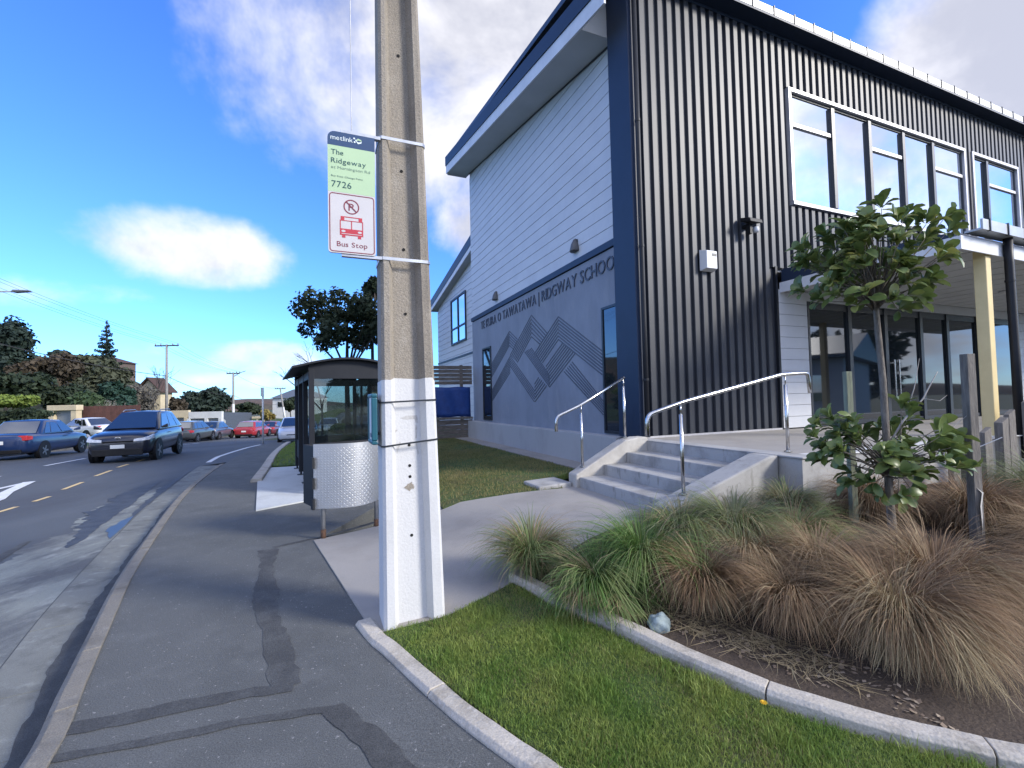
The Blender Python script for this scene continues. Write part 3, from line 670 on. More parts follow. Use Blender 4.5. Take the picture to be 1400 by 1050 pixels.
# upper windows
def window(u0, u1, z0, z1, mull, trans, ztr):
    w = MB(Bp)
    t = .085; d0, d1 = -.075, .02
    w.box(u0 - t, u1 + t, d0, d1, z1, z1 + t).box(u0 - t, u1 + t, d0 - .02, d1, z0 - t, z0).box(u0 - t, u0, d0, d1, z0, z1).box(u1, u1 + t, d0, d1, z0, z1)
    wo = w.build('window', trim_light, school, bevel=.006)
    edges = [u0] + mull + [u1]
    fr = MB(Bp)
    fr.box(u0, u1, -.01, .05, z1 - .05, z1).box(u0, u1, -.01, .05, z0, z0 + .05).box(u0, u0 + .045, -.01, .05, z0 + .05, z1 - .05).box(u1 - .045, u1, -.01, .05, z0 + .05, z1 - .05)
    fr.build('frame', frame_dark, wo)
    for mu in mull: MB(Bp).box(mu - .055, mu + .055, -.055, .05, z0 + .05, z1 - .05).build('mullion', frame_dark, wo)
    for i, (a, b) in enumerate(zip(edges, edges[1:])):
        a2 = a + (.055 if i else .045); b2 = b - (.055 if i < len(edges) - 2 else .045)
        if trans[i]:
            MB(Bp).box(a2, b2, -.03, .05, ztr - .04, ztr + .04).build('transom', trim_light, wo)
            MB(Bp).box(a2, b2, .012 , .02, z0 + .05, ztr - .04).build('pane', window_glass, wo)
            MB(Bp).box(a2, b2, .006, .014, ztr + .04, z1 - .05).build('pane', window_glass, wo)
        else:
            MB(Bp).box(a2, b2, .012, .02, z0 + .05, z1 - .05).build('pane', window_glass, wo)
    return wo
window(*W1, [5.72, 7.09, 8.48, 9.80], [1, 0, 1, 0, 1], 7.50)
window(*W2, [12.55], [0, 1], 7.5)
# windows of the sign wall (tall dark slots)
def slot(v0, v1, z0, z1):
    w = MB(Bp); t = .05
    w.box(RS - .045, RS + .0, v0, v1, z1 - t, z1).box(RS - .045, RS, v0, v1, z0, z0 + t).box(RS - .045, RS, v0, v0 + t, z0 + t, z1 - t).box(RS - .045, RS, v1 - t, v1, z0 + t, z1 - t)
    wo = w.build('window', frame_dark, school)
    MB(Bp).box(RS - .022, RS - .012, v0 + t, v1 - t, z0 + t, z1 - t).build('pane', dark_glass, wo)
slot(.66, 1.32, .87, 3.46); slot(8.05, 8.92, .90, 3.46)
# front gutter with its brackets
gut = MB(Bp).prism([(-.10, 9.44), (-.31, 9.44), (-.33, 9.46), (-.33, 9.62), (-.30, 9.62), (-.30, 9.48), (-.10, 9.48)], 'u', -.55, UEND + .2).build('gutter', gutter_m, school)
bb('gutter_board', -.5, UEND + .1, -.34, .06, 9.395, 9.435, flashing_m)
u = -.2
while u < UEND:
    MB(Bp).box(u - .012, u + .012, -.345, -.31, 9.43, 9.65).build('gutter_bracket', frame_dark, gut); u += .62
# roof and its raking verge over the sign wall
roof = MB(Bp).prism([(-.12, 9.50), (-.12, 9.62), (VEND + .5, soff(VEND) + .78), (VEND + .5, soff(VEND) + .62)], 'u', -.58, UEND + .1).build('roof', mat('roof_metal', (.06, .075, .10), rough=.4, metal=.4), school)
MB(Bp).prism([(-.2, soff(-.2)), (-.2, soff(-.2) + .30), (VEND + .45, soff(VEND + .45) + .30), (VEND + .45, soff(VEND + .45))], 'u', -.615, -.575).build('verge_board', fascia_light, school)
MB(Bp).prism([(-.22, soff(-.2) + .301), (-.22, soff(-.2) + .85), (.6, soff(.6) + .66), (VEND + .47, soff(VEND + .47) + .66), (VEND + .47, soff(VEND + .47) + .301)], 'u', -.64, -.56).build('verge_flashing', flashing_m, school)
MB(Bp).prism([(.605, soff(.605)), (.605, soff(.605) + .02), (VEND + .44, soff(VEND + .44) + .02), (VEND + .44, soff(VEND + .44))], 'u', -.574, RS + .02).build('soffit', soffit_m, school)
MB(Bp).prism([(.62, soff(.62) - .03), (.62, soff(.62) - .002), (VEND, soff(VEND) - .002), (VEND, soff(VEND) - .03)], 'u', RS - .04, RS - .021).build('soffit_bead', frame_dark, school)
bb('closing_board', -.57, -.002, .60, .63, soff(.6) + .0, 9.5, soffit_m)
bb('end_board', -.57, RS, VEND + .40, VEND + .44, soff(VEND + .4) - .04, soff(VEND + .4) + .6, fascia_light)
# mountain relief of fine parallel lines cast on the panel   (v, z) of outer line, inner line, count
def relief(a0, a1, b0, b1, n):
    for i in range(n):
        t = i / (n - 1); p = [a0[k] + (b0[k] - a0[k]) * t for k in (0, 1)]; q = [a1[k] + (b1[k] - a1[k]) * t for k in (0, 1)]
        d = Vector((q[0] - p[0], q[1] - p[1])); d.normalize(); nrm = Vector((-d.y, d.x)) * .0125
        poly = [(p[0] + nrm.x, p[1] + nrm.y), (q[0] + nrm.x, q[1] + nrm.y), (q[0] - nrm.x, q[1] - nrm.y), (p[0] - nrm.x, p[1] - nrm.y)]
        MB(Bp).prism(poly, 'u', RS - .020 - .0006 * (i % 3), RS - .008).build('relief_line', relief_m, panel)
relief_m = mat('relief_dark', (.065, .075, .098), (.085, .096, .12), rough=.6, scale=3)
def Wp(px, py):       # a picture point carried on to the sign wall
    d = fw + cr * ((px - 700) / FOC) + cu * ((525 - py) / FOC)
    n = Vector((UX, UY, 0)); t = (Vector(Bp(RS, 0, 0)) - Vector((0, 0, CAM_H))).dot(n) / d.dot(n)
    q = Vector((0, 0, CAM_H)) + d * t; b = toB(q.x, q.y); return (b[1], q.z)
for seg_ in [((697, 453), (672, 499), (697, 472), (672, 517), 7), ((697, 453), (708, 464), (697, 472), (703, 478), 6),
             ((727, 431), (698, 486), (727, 460), (708, 495), 7), ((727, 431), (749, 456), (727, 460), (739, 471), 6),
             ((764, 433), (731, 484), (764, 464), (742, 496), 7), ((764, 433), (824, 480), (764, 464), (824, 512), 8),
             ((698, 487), (672, 536), (698, 509), (673, 549), 7), ((698, 487), (732, 535), (698, 500), (731, 549), 5),
             ((718, 481), (752, 529), (727, 476), (752, 514), 6), ((737, 516), (731.5, 525), (748, 527), (732, 549), 6),
             ((770, 469), (747, 501), (787, 483), (752, 529), 8), ((783, 495), (826, 549), (772, 508), (826, 567), 6)]:
    a, b, c, d, n = seg_; relief(Wp(*a), Wp(*b), Wp(*c), Wp(*d), n)
# lettering of the school's name
sign = thing('school_name_sign', Bp(RS, 5, 4.2), 'dark raised capital letters of the school name on the grey concrete wall', 'sign')
letter_m = mat('dark_letter', (.055, .062, .085), (.045, .05, .07), rough=.5)
def text_mesh(body, size, extrude, font_scale=1.0):
    cu_ = bpy.data.curves.new('t', 'FONT'); cu_.body = body; cu_.size = size; cu_.extrude = extrude; cu_.resolution_u = 3
    ob = bpy.data.objects.new('t', cu_); COL.objects.link(ob)
    dg = bpy.context.evaluated_depsgraph_get(); me = bpy.data.meshes.new_from_object(ob.evaluated_get(dg))
    bpy.data.objects.remove(ob); bpy.data.curves.remove(cu_)
    return me
GL = {}
def glyph(ch):
    if ch not in GL:
        me = text_mesh(ch, 1.0, .0); V = [v.co.copy() for v in me.vertices]; F = [tuple(p.vertices) for p in me.polygons]
        xs = [v.x for v in V]; GL[ch] = (V, F, min(xs), max(xs)); bpy.data.meshes.remove(me)
    return GL[ch]
def put_text(body, place, cap, m_, parent, name, squeeze=1.0, gap=.10, space=.32, thick=.0, join=False, fit=None, boldx=0.0):
    """place(x, y, d): point of the lettering plane. Letters are flat meshes with real thickness."""
    k = cap / .729; x = 0; items = []
    for ch in body:
        if ch == ' ': x += space * k * squeeze; continue
        V, F, a, b = glyph(ch); items.append((V, F, a, x)); x += (b - a + gap) * k * squeeze
    if fit: squeeze_all = fit / x
    else: squeeze_all = 1.0
    objs = []; allv = []; allf = []
    for V, F, a, x0 in items:
        vs = [place((x0 + (v.x - a) * k * squeeze) * squeeze_all, v.y * k, 0) for v in V]
        n = len(vs)
        vb = [place((x0 + (v.x - a) * k * squeeze) * squeeze_all, v.y * k, thick) for v in V]
        ed = {}
        for f in F:
            for i in range(len(f)):
                e = (f[i], f[(i + 1) % len(f)]); kk = tuple(sorted(e)); ed[kk] = None if kk in ed else e
        fs = [tuple(f) for f in F] + [tuple(n + i for i in reversed(f)) for f in F] + [(e[0], n + e[0], n + e[1], e[1]) for e in ed.values() if e]
        if join:
            b0 = len(allv); allv += vs + vb; allf += [tuple(b0 + i for i in f) for f in fs]
        else: objs.append(link_mesh(name, vs + vb, fs, m_, parent))
    if join: objs.append(link_mesh(name, allv, allf, m_, parent))
    return objs
put_text('TE KURA O TAWATAWA | RIDGWAY SCHOOL', lambda x, y, d: Bp(RS - .012 - d, 9.03 - x, 4.17 + y), .30, letter_m, sign, 'letter', thick=.022, fit=8.42)
# plinth ledge under the sign wall
plinth = MB(Bp).prism([(.6, .15), (.6, .84), (VEND + .1, .84), (VEND + .1, .15)], 'u', -.08, RS + .02).build('plinth', concrete_plinth, school, bevel=.012)
# ---- porch glazing and white boarded walls under the canopy
def boards(u0, u1, z0, z1, v, pitch=.24):
    bk = MB(Bp).box(u0, u1, v + .004, v + .03, z0, z1).build('boarded_wall', inner_wall, school); z = z0
    while z < z1 - .02:
        MB(Bp).box(u0, u1, v - .018, v + .003, z + .004, min(z + pitch, z1) - .004).build('board', weatherboard_m, bk); z += pitch
boards(3.665, 4.55, .87, 3.80, -.02); boards(11.55, 12.3, .87, 3.80, -.02); boards(13.6, UEND, .87, 3.8, -.02)
bb('head_board', 4.552, 13.6, -.03, .04, 3.60, 3.82, weatherboard_m)
def glazed(u_edges, door=None):
    gz_ = MB(Bp).box(u_edges[0], u_edges[-1], -.02, .06, 3.44, 3.59).box(u_edges[0], u_edges[-1], -.02, .06, .865, .95).build('glazed_screen', frame_dark, school)
    for i, ue in enumerate(u_edges):
        MB(Bp).box(ue - .06 + (.061 if i == 0 else 0), ue + .06 - (.061 if i == len(u_edges) - 1 else 0), -.045, .065, .866, 3.589).build('mullion', frame_dark, gz_)
    for a, b in zip(u_edges, u_edges[1:]):
        MB(Bp).box(a + .06, b - .06, .01, .02, .951, 3.439).build('pane', dark_glass, gz_)
    return gz_
gs = glazed([4.56, 6.0, 7.36, 8.84, 10.05, 11.54])
for du in (7.52, 7.70): MB().tube([Bp(du, -.10, 1.35), Bp(du, -.10, 2.35)], .018, 8).build('door_handle', steel_m, gs)
glazed([12.31, 13.59])
room_m = mat('room_dark', (.05, .052, .055), rough=.8)
bb('porch_floor_inside', 3.7, 12, .07, 6, .80, .86, room_m)
# ---- canopy
cano = thing('entrance_canopy', Bp(4.6, -2.9, .85), 'flat entrance canopy with white fascia and grey ribbed soffit on a yellow column', 'canopy')
CU0, CU1, CV0 = 3.70, UEND, -3.02
MB(Bp).box(CU0 + .03, CU1, CV0 + .03, -.05, 3.82, 3.86).build('soffit', soffit_m, cano)
MB(Bp).box(CU0, CU1, CV0, CV0 + .028, 3.72, 3.93).build('fascia', fascia_light, cano)
MB(Bp).box(CU0, CU0 + .028, CV0 + .029, -.05, 3.72, 3.93).build('fascia', fascia_light, cano)
MB(Bp).prism([(CV0 + .1, 3.94), (CV0 + .1, 4.02), (-.06, 4.22), (-.06, 3.94)], 'u', CU0 + .06, CU1).build('roof', flashing_m, cano)
cg = MB(Bp).prism([(CV0 - .16, 4.0), (CV0 - .16, 4.16), (CV0 - .13, 4.16), (CV0 - .13, 4.03), (CV0 + .06, 4.03), (CV0 + .06, 4.0)], 'u', CU0 + .25, CU1).build('gutter', gutter_m, cano)
u = CU0 + .45
while u < CU1:
    MB(Bp).box(u - .012, u + .012, CV0 - .175, CV0 - .13, 3.99, 4.18).build('gutter_bracket', frame_dark, cg); u += .55
MB(Bp).box(4.52, 4.68, -2.97, -2.81, .85, 3.82).build('column', yellow_column, cano, bevel=.012)
MB(Bp).box(9.52, 9.68, -2.97, -2.81, .85, 3.82).build('column', yellow_column, cano, bevel=.012)
cp = MB().tube([Bp(4.95, CV0 - .06, 4.01), Bp(4.95, CV0 - .06, 3.6), Bp(4.97, CV0 - .06, 2.2), Bp(4.97, CV0 - .06, .5)], .058, 14).build('downpipe', black_m, cano, smooth=True)
MB().tube([Bp(4.95, CV0 - .06, 3.3), Bp(4.95, CV0 - .06, 3.33)], .066, 14).build('pipe_clip', black_m, cp)
for uu_, vv_ in ((6.2, -1.5), (9.2, -1.5)):
    MB().lathe([(.0, 0), (.12, 0), (.13, .03), (.10, .045)], 20, Bp(uu_, vv_, 3.778)).build('ceiling_light', fascia_light, cano, smooth=True)
u = CU0 + .2
while u < CU1:
    MB(Bp).box(u, u + .015, CV0 + .04, -.06, 3.812, 3.8195).build('soffit_batten', soffit_m, cano); u += .6
# ---- terrace, steps, cheeks
terr = setting('entrance_terrace', Bp(3, -1.5, .2))
MB(Bp).box(-.15, UEND, -3.10, .0, .0, .84).build('terrace_slab', concrete_step, terr)
MB(Bp).box(.12, UEND, -2.85, -.06, .842, .852).build('terrace_paving', concrete_path, terr)
MB(Bp).box(-.17, .12, -3.12, -.02, .842, .862).build('terrace_edge', concrete_step, terr, bevel=.006)
MB(Bp).box(.121, UEND, -3.12, -2.851, .842, .860).build('terrace_edge', mat('pale_edge', (.58, .58, .57), (.48, .48, .47), rough=.7), terr, bevel=.006)
MB(Bp).box(.121, 3.6, -.059, -.02, .842, .885).build('terrace_flashing', trim_light, terr)
steps = thing('entrance_steps', Bp(-1.1, -1.5, .19), 'grey concrete entrance steps between two sloping cheek walls', 'steps')
su = [-1.5, -1.05, -.60]; sz = [.36, .525, .69]
for i in range(3):
    MB(Bp).box(su[i], (su[i + 1] - .001 if i < 2 else -.172), -2.50, -.42, .05, sz[i]).build('step', concrete_step, steps, bevel=.012)
MB(Bp).box(-.171, -.151, -2.52, -.40, .2, .841).build('riser', concrete_step, steps)
MB(Bp).prism([(-1.56, .10), (-1.56, .40), (-1.42, .47), (-.60, .885), (-.36, .92), (-.152, .92), (-.152, .10)], 'v', -.419, -.17).build('cheek_wall', mat('pale_cheek_concrete', (.46, .44, .40), (.34, .32, .29), rough=.9, scale=3, bump=.2), steps, bevel=.02)
MB(Bp).prism([(-1.80, .05), (-1.80, .39), (-1.66, .45), (-.30, .858), (-.172, .858), (-.172, .05)], 'v', -2.82, -2.501).build('cheek_wall', concrete_step, steps, bevel=.02)
MB(Bp).prism([(-2.15, .08), (-2.15, .25), (-1.57, .27), (-1.57, .08)], 'v', -.30, .30).build('landing_block', concrete_step, steps, bevel=.02)
def handrail(v, pts, posts, label):
    h = thing('handrail', Bp(posts[0][0], v, posts[0][1]), label, 'handrail', 'stainless handrails of the entrance steps')
    P = [Vector(Bp(u, v, z_)) for u, z_ in pts]; Q = [P[0]]
    for a, b, c in zip(P, P[1:], P[2:]):
        d1 = min(.09, (b - a).length * .45); d2 = min(.09, (c - b).length * .45); p = b + (a - b).normalized() * d1; q = b + (c - b).normalized() * d2
        for t in (0, .25, .5, .75, 1): Q.append(p * (1 - t) ** 2 + b * 2 * t * (1 - t) + q * t * t)
    Q.append(P[-1]); MB().tube(Q, .0245, 14).build('rail', steel_m, h, smooth=True)
    for u, zb, zt_ in posts:
        MB().tube([Bp(u, v, zb), Bp(u, v, zt_ - .13)], .021, 12).build('post', steel_m, h, smooth=True)
        MB().tube([Bp(u, v, zt_ - .13), Bp(u, v, zt_ - .02)], .009, 8).build('rail_bracket', steel_m, h, smooth=True)
        MB().lathe([(.05, 0), (.05, .008), (.024, .010), (.024, .02)], 16, Bp(u, v, zb)).build('foot_flange', steel_m, h)
handrail(-2.66, [(-1.97, 1.16), (-1.97, 1.40), (-1.46, 1.53), (.16, 1.84), (.60, 1.86), (.66, 1.84), (.68, 1.60)], [(-1.50, .495, 1.52), (.22, .862, 1.84)], 'stainless handrail on the right of the steps with a hooked end over the terrace')
handrail(-.29, [(-1.82, 1.08), (-1.82, 1.31), (-1.38, 1.48), (-.50, 1.93)], [(-1.36, .50, 1.49), (-.52, .92, 1.91)], 'stainless handrail on the left cheek wall in front of the sign wall')
# ---- things fixed to the walls
def wall_light(v, z_, label):
    t = thing('wall_light', Bp(RS, v, z_), label, 'wall light', 'dark cone lights on the weatherboards')
    mb = MB(Bp); n = 10; prof = [(.0, .30), (.05, .27), (.10, .16), (.13, .02), (.125, -.01)]
    vs = []
    for r, h in prof:
        for k in range(n + 1):
            a = math.pi * k / n; vs.append((RS - .022 - r * 1.15 * math.sin(a), v + r * math.cos(a), z_ + h))
    fs = [(i * (n + 1) + k, i * (n + 1) + k + 1, (i + 1) * (n + 1) + k + 1, (i + 1) * (n + 1) + k) for i in range(len(prof) - 1) for k in range(n)]
    fs.append(tuple(4 * (n + 1) + k for k in range(n + 1)))
    mb.add(vs, fs).build('shade', mat('bronze_grey', (.10, .10, .105), (.08, .08, .085), rough=.5), t, smooth=True)
    MB(Bp).box(RS - .03, RS - .021, v - .09, v + .09, z_ - .01, z_ + .26).build('back_plate', frame_dark, t)
wall_light(2.28, 4.95, 'dark cone wall light nearer the metal corner above the lettering'); wall_light(7.42, 4.92, 'dark cone wall light at the far end above the lettering')
t = thing('wall_floodlight', Bp(2.75, -.04, 5.0), 'black floodlight on a bracket high on the ribbed metal wall', 'floodlight')
MB(Bp).box(2.70, 2.82, -.20, -.041, 4.96, 5.02).build('bracket', plastic_black, t); MB(Bp).hexa([(2.58, -.34, 5.0), (2.92, -.34, 5.0), (2.92, -.10, 5.06), (2.58, -.10, 5.06), (2.58, -.32, 5.08), (2.92, -.32, 5.08), (2.92, -.09, 5.15), (2.58, -.09, 5.15)]).build('hood', plastic_black, t, bevel=.01)
MB().lathe([(.0, -.06), (.055, -.05), (.062, 0), (.055, .05), (0, .06)], 14, Bp(2.86, -.22, 4.90)).build('lamp_head', fascia_light, t, smooth=True); MB(Bp).box(2.68, 2.74, -.24, -.16, 4.80, 4.95).build('sensor', plastic_black, t)
t = thing('alarm_box', Bp(1.69, -.04, 4.1), 'white metal box on the ribbed metal wall left of the floodlight', 'alarm box')
MB(Bp).hexa([(1.56, -.19, 4.02), (1.82, -.19, 4.02), (1.86, -.041, 3.99), (1.52, -.041, 3.99), (1.56, -.19, 4.36), (1.82, -.19, 4.36), (1.86, -.041, 4.40), (1.52, -.041, 4.40)]).build('housing', fascia_light, t, bevel=.008); MB(Bp).box(1.70, 1.80, -.196, -.1905, 4.26, 4.31).build('vent', frame_dark, t)
t = thing('wall_notice', Bp(11.9, -.04, 2.6), 'small black framed notice on the white porch wall', 'notice')
MB(Bp).box(11.74, 12.02, -.058, -.040, 2.44, 2.76).build('frame', frame_dark, t); MB(Bp).box(11.78, 11.98, -.062, -.0585, 2.48, 2.72).build('sheet', fascia_light, t)
# ------------------------------------------------------------------ rear wing of the school
wing = thing('school_rear_wing', Bp(3, 13, .2), 'pale boarded rear wing of the school with a blue-framed window behind the sign wall', 'building')
WV0, WV1, RW = VEND + .06, 19.0, 1.0
def wsoff(v): return 7.95 - .154 * (v - 11.7)
def vmax(z_): return min(WV1, 11.7 + (7.95 - z_) / .154)
wingw = MB(Bp).prism([(WV0, .1), (WV0, wsoff(WV0)), (WV1, wsoff(WV1)), (WV1, .1)], 'u', RW + .03, 12).build('wall', inner_wall, wing)
z = .3
while z < wsoff(WV0) - .3:
    z1 = z + .27; v0_, v1_ = vmax(z), vmax(z1)
    MB(Bp).hexa([(RW, WV0, z), (RW + .029, WV0, z), (RW + .029, v0_, z), (RW, v0_, z), (RW + .010, WV0, z1 - .005), (RW + .029, WV0, z1 - .005), (RW + .029, v1_, z1 - .005), (RW + .010, v1_, z1 - .005)]).build('weatherboard', weatherboard_m, wingw)
    z += .274
def rake(a, b, u0_, u1_, m_, nm, e=.35): MB(Bp).prism([(WV0, wsoff(WV0) + a), (WV0, wsoff(WV0) + b), (WV1 + e, wsoff(WV1 + e) + b), (WV1 + e, wsoff(WV1 + e) + a)], 'u', u0_, u1_).build(nm, m_, wing)
rake(.221, .62, RW - .34, RW - .28, flashing_m, 'verge_flashing', .37); rake(0, .22, RW - .32, RW - .285, fascia_light, 'verge_board'); rake(0, .02, RW - .284, 12, soffit_m, 'soffit'); rake(.63, .67, RW - .3, 12, MATS['roof_metal'], 'roof', .4)
wf = MB(Bp); wa, wb_, wz0, wz1 = 13.45, 16.0, 4.40, 6.70; wm = (wa + wb_) / 2; zt_ = 5.15
for a, b, c, d in [(wa, wb_, wz1 - .09, wz1), (wa, wb_, wz0, wz0 + .09), (wa, wa + .09, wz0 + .09, wz1 - .09), (wb_ - .09, wb_, wz0 + .09, wz1 - .09), (wm - .045, wm + .045, wz0 + .09, wz1 - .09)]:
    wf.box(RW - .06, RW - .001, a, b, c, d)
wo = wf.build('window', flashing_m, wing)
for a, b in ((wa + .091, wm - .046), (wm + .046, wb_ - .091)):
    MB(Bp).box(RW - .05, RW - .003, a, b, zt_, zt_ + .08).build('transom', flashing_m, wo)
    for c, d in ((wz0 + .091, zt_ - .001), (zt_ + .081, wz1 - .091)): MB(Bp).box(RW - .02, RW - .009, a, b, c, d).build('pane', window_glass, wo)
MB(Bp).box(RW - .03, RW - .001, WV0, WV1, 3.68, 3.77).build('flashing_band', flashing_m, wing)
# ------------------------------------------------------------------ timber fence closing the side yard
fence = thing('timber_fence', Bp(-1.4, VEND + .1, .2), 'grey horizontal board fence on a timber retaining wall at the end of the side lawn', 'fence')
FV = VEND + .02
for i in range(5): MB(Bp).box(-3.6, RS - .06, FV, FV + .03, 2.22 + i * .145, 2.22 + i * .145 + .13).build('board', timber_fence, fence)
for i, uu_ in enumerate((-3.4, -1.9, -.35)): MB(Bp).box(uu_, uu_ + .11, FV - .06, FV - .001, .25, 2.95).build('post', timber_fence, fence)
for i in range(4): MB(Bp).box(-3.6, RS - .10, FV - .10, FV - .062, .16 + i * .185, .16 + i * .185 + .17).build('retaining_board', timber_fence, fence)
MB(Bp).box(-3.6, RS - .10, FV - .16, FV + .02, .905, .99).build('cap_rail', timber_grey, fence)
cov = MB(Bp); vs = []; nn = 26
for i in range(nn + 1):
    for j in range(9):
        uu_ = -3.5 + (RS - .16 + 3.5) * i / nn; vs.append((uu_, FV - .075 - .018 * math.sin(i * 1.3 + j * .4) - .006 * math.sin(j * 2 + i), 1.0 + 1.12 * j / 8 + .012 * math.sin(i * .9)))
cov.add(vs, [(i * 9 + j, (i + 1) * 9 + j, (i + 1) * 9 + j + 1, i * 9 + j + 1) for i in range(nn) for j in range(8)])
tp = cov.build('blue_tarpaulin', mat('blue_tarp', (.016, .06, .24), (.012, .045, .19), rough=.45, scale=6), smooth=True); tag(tp, 'blue sheet hung along the foot of the board fence', 'tarpaulin')
sd = tp.modifiers.new('thickness', 'SOLIDIFY'); sd.thickness = .006
# ------------------------------------------------------------------ near concrete power pole
PV = -3.363                               # front face of the pole, in the building's frame
def pu(z): # left and right edge of the front at height z
    t = z / 4.55
    return (-4.845 + .010 * t, -4.415 - .125 * t)
pole = thing('power_pole', Bp(-4.63, PV + .14, 0), 'weathered concrete power pole with white painted base beside the footpath', 'power pole')
def pole_ring(z):
    l, r = pu(z); w = r - l; fl = .19 * w; fr = .22 * w; dpt = .30 - .018 * z; ch = .018; rec = .070
    return [(l, PV + .02), (l + .02, PV), (l + fl - .012, PV), (l + fl + .022, PV + rec), (r - fr - .022, PV + rec), (r - fr + .012, PV), (r - .02, PV), (r, PV + .02),
            (r, PV + dpt - .02), (r - .02, PV + dpt), (r - fr, PV + dpt), (r - fr - .02, PV + dpt - rec), (l + fl + .02, PV + dpt - rec), (l + fl, PV + dpt), (l + .02, PV + dpt), (l, PV + dpt - .02)]
def pole_part(zs, m_, name, grow=0.0, jag=None):
    vs = []; n = 16
    for q, z_ in enumerate(zs):
        ring = pole_ring(z_)
        for k, (a, b) in enumerate(ring):
            zz = z_ + (jag[k] if jag and q == len(zs) - 1 else 0)
            p0 = ring[k - 1]; p1 = ring[(k + 1) % n]; d1 = Vector((a - p0[0], b - p0[1])).normalized(); d2 = Vector((p1[0] - a, p1[1] - b)).normalized()
            nn = Vector((d1.y + d2.y, -(d1.x + d2.x))); nn = nn / max(.5, (1 + d1.dot(d2)))
            vs.append(Bp(a + nn.x * grow, b + nn.y * grow, zz))
    fs = [(i * n + k, i * n + (k + 1) % n, (i + 1) * n + (k + 1) % n, (i + 1) * n + k) for i in range(len(zs) - 1) for k in range(n)]
    fs += [tuple(range(n)), tuple((len(zs) - 1) * n + k for k in range(n))]
    return MB().add(vs, fs).build(name, m_, pole)
pole_part([-.3, 1.7, 2.5, 3.4, 4.4, 6.0, 8.0, 9.6], pole_concrete, 'shaft')
pole_part([-.25, .3, .9, 1.4, 1.76], pole_paint, 'painted_base', .0025, [random.uniform(-.018, .018) for _ in range(16)])
def ringband(z_, h, m_, name, tilt=0.0, grow=.008, parent=pole):
    ring = [pole_ring(z_)[k] for k in (0, 1, 6, 7, 8, 9, 14, 15)]; n = 8; cu_ = sum(p[0] for p in ring) / n; cv_ = sum(p[1] for p in ring) / n; vs = []
    for g, dz in ((grow, 0), (grow, h), (.001, h), (.001, 0)):
        for a, b in ring: vs.append(Bp(a + (g if a > cu_ else -g), b + (g if b > cv_ else -g), z_ + dz + tilt * (a - cu_)))
    fs = [(i * n + k, i * n + (k + 1) % n, ((i + 1) % 4) * n + (k + 1) % n, ((i + 1) % 4) * n + k) for i in range(4) for k in range(n)]
    return MB().add(vs, fs).build(name, m_, parent)
ringband(3.50, .022, galv_m, 'steel_strap', grow=.006); ringband(2.62, .022, galv_m, 'steel_strap', grow=.006)
for z_, tl in ((1.60, .035), (1.30, .09)): ringband(z_, .012, frame_dark, 'thin_strap', tl, .007)
hole_m = mat('bolt_hole', (.008, .008, .008), rough=.9)
def disc(u, v, z_, r, th, m_, parent, name):
    vs = []; n = 14
    for dv in (0, -th):
        for k in range(n): a = 2 * math.pi * k / n; vs.append(Bp(u + r * math.cos(a), v + dv, z_ + r * math.sin(a)))
    return MB().add(vs, [tuple(range(n)), tuple(range(2 * n - 1, n - 1, -1))] + [(k, (k + 1) % n, n + (k + 1) % n, n + k) for k in range(n)]).build(name, m_, parent)
for z_ in (.63, 1.055, 1.135, 1.285, 2.25, 2.73, 3.32, 4.2):
    l, r = pu(z_); disc((l + r) / 2, PV + .0695, z_, .011, .004, hole_m, pole, 'bolt_hole')
# flaked paint where an old label was pulled off
def flake(pts, name='paint_flake'):
    vs = []
    for z_off in (0, -.0015):
        for a, b in pts: vs.append(Bp(a, PV + .0672 + z_off, b))
    n = len(pts); MB().add(vs, [tuple(range(n)), tuple(range(2 * n - 1, n - 1, -1))] + [(k, (k + 1) % n, n + (k + 1) % n, n + k) for k in range(n)]).build(name, pole_concrete, pole)
rg = random.Random(4)
flake([(-4.645 + (.035 + rg.uniform(-.016, .016)) * math.cos(a), .985 + (.027 + rg.uniform(-.012, .012)) * math.sin(a)) for a in np.linspace(0, 2 * math.pi, 16)[:-1]])
faint = mat('scuff_mark', (.36, .35, .34), (.52, .51, .50), rough=.7, scale=30)
def scuff(pts):
    vs = [Bp(a, PV + .0670, b) for a, b in pts]; MB().add(vs, [tuple(range(len(pts)))]).build('scuff_mark', faint, pole)
scuff([(-4.71, 1.485), (-4.66, 1.50), (-4.585, 1.50), (-4.575, 1.44), (-4.60, 1.45), (-4.605, 1.475), (-4.66, 1.47), (-4.69, 1.475)])
scuff([(-4.76, 1.43), (-4.745, 1.40), (-4.725, 1.40), (-4.755, 1.37)]); scuff([(-4.73, 1.28), (-4.715, 1.31), (-4.705, 1.31), (-4.735, 1.22)]); scuff([(-4.60, 1.30), (-4.59, 1.30), (-4.575, 1.22), (-4.585, 1.21)])
scuff([(-4.60, 1.43), (-4.585, 1.43), (-4.59, 1.33), (-4.60, 1.33)])
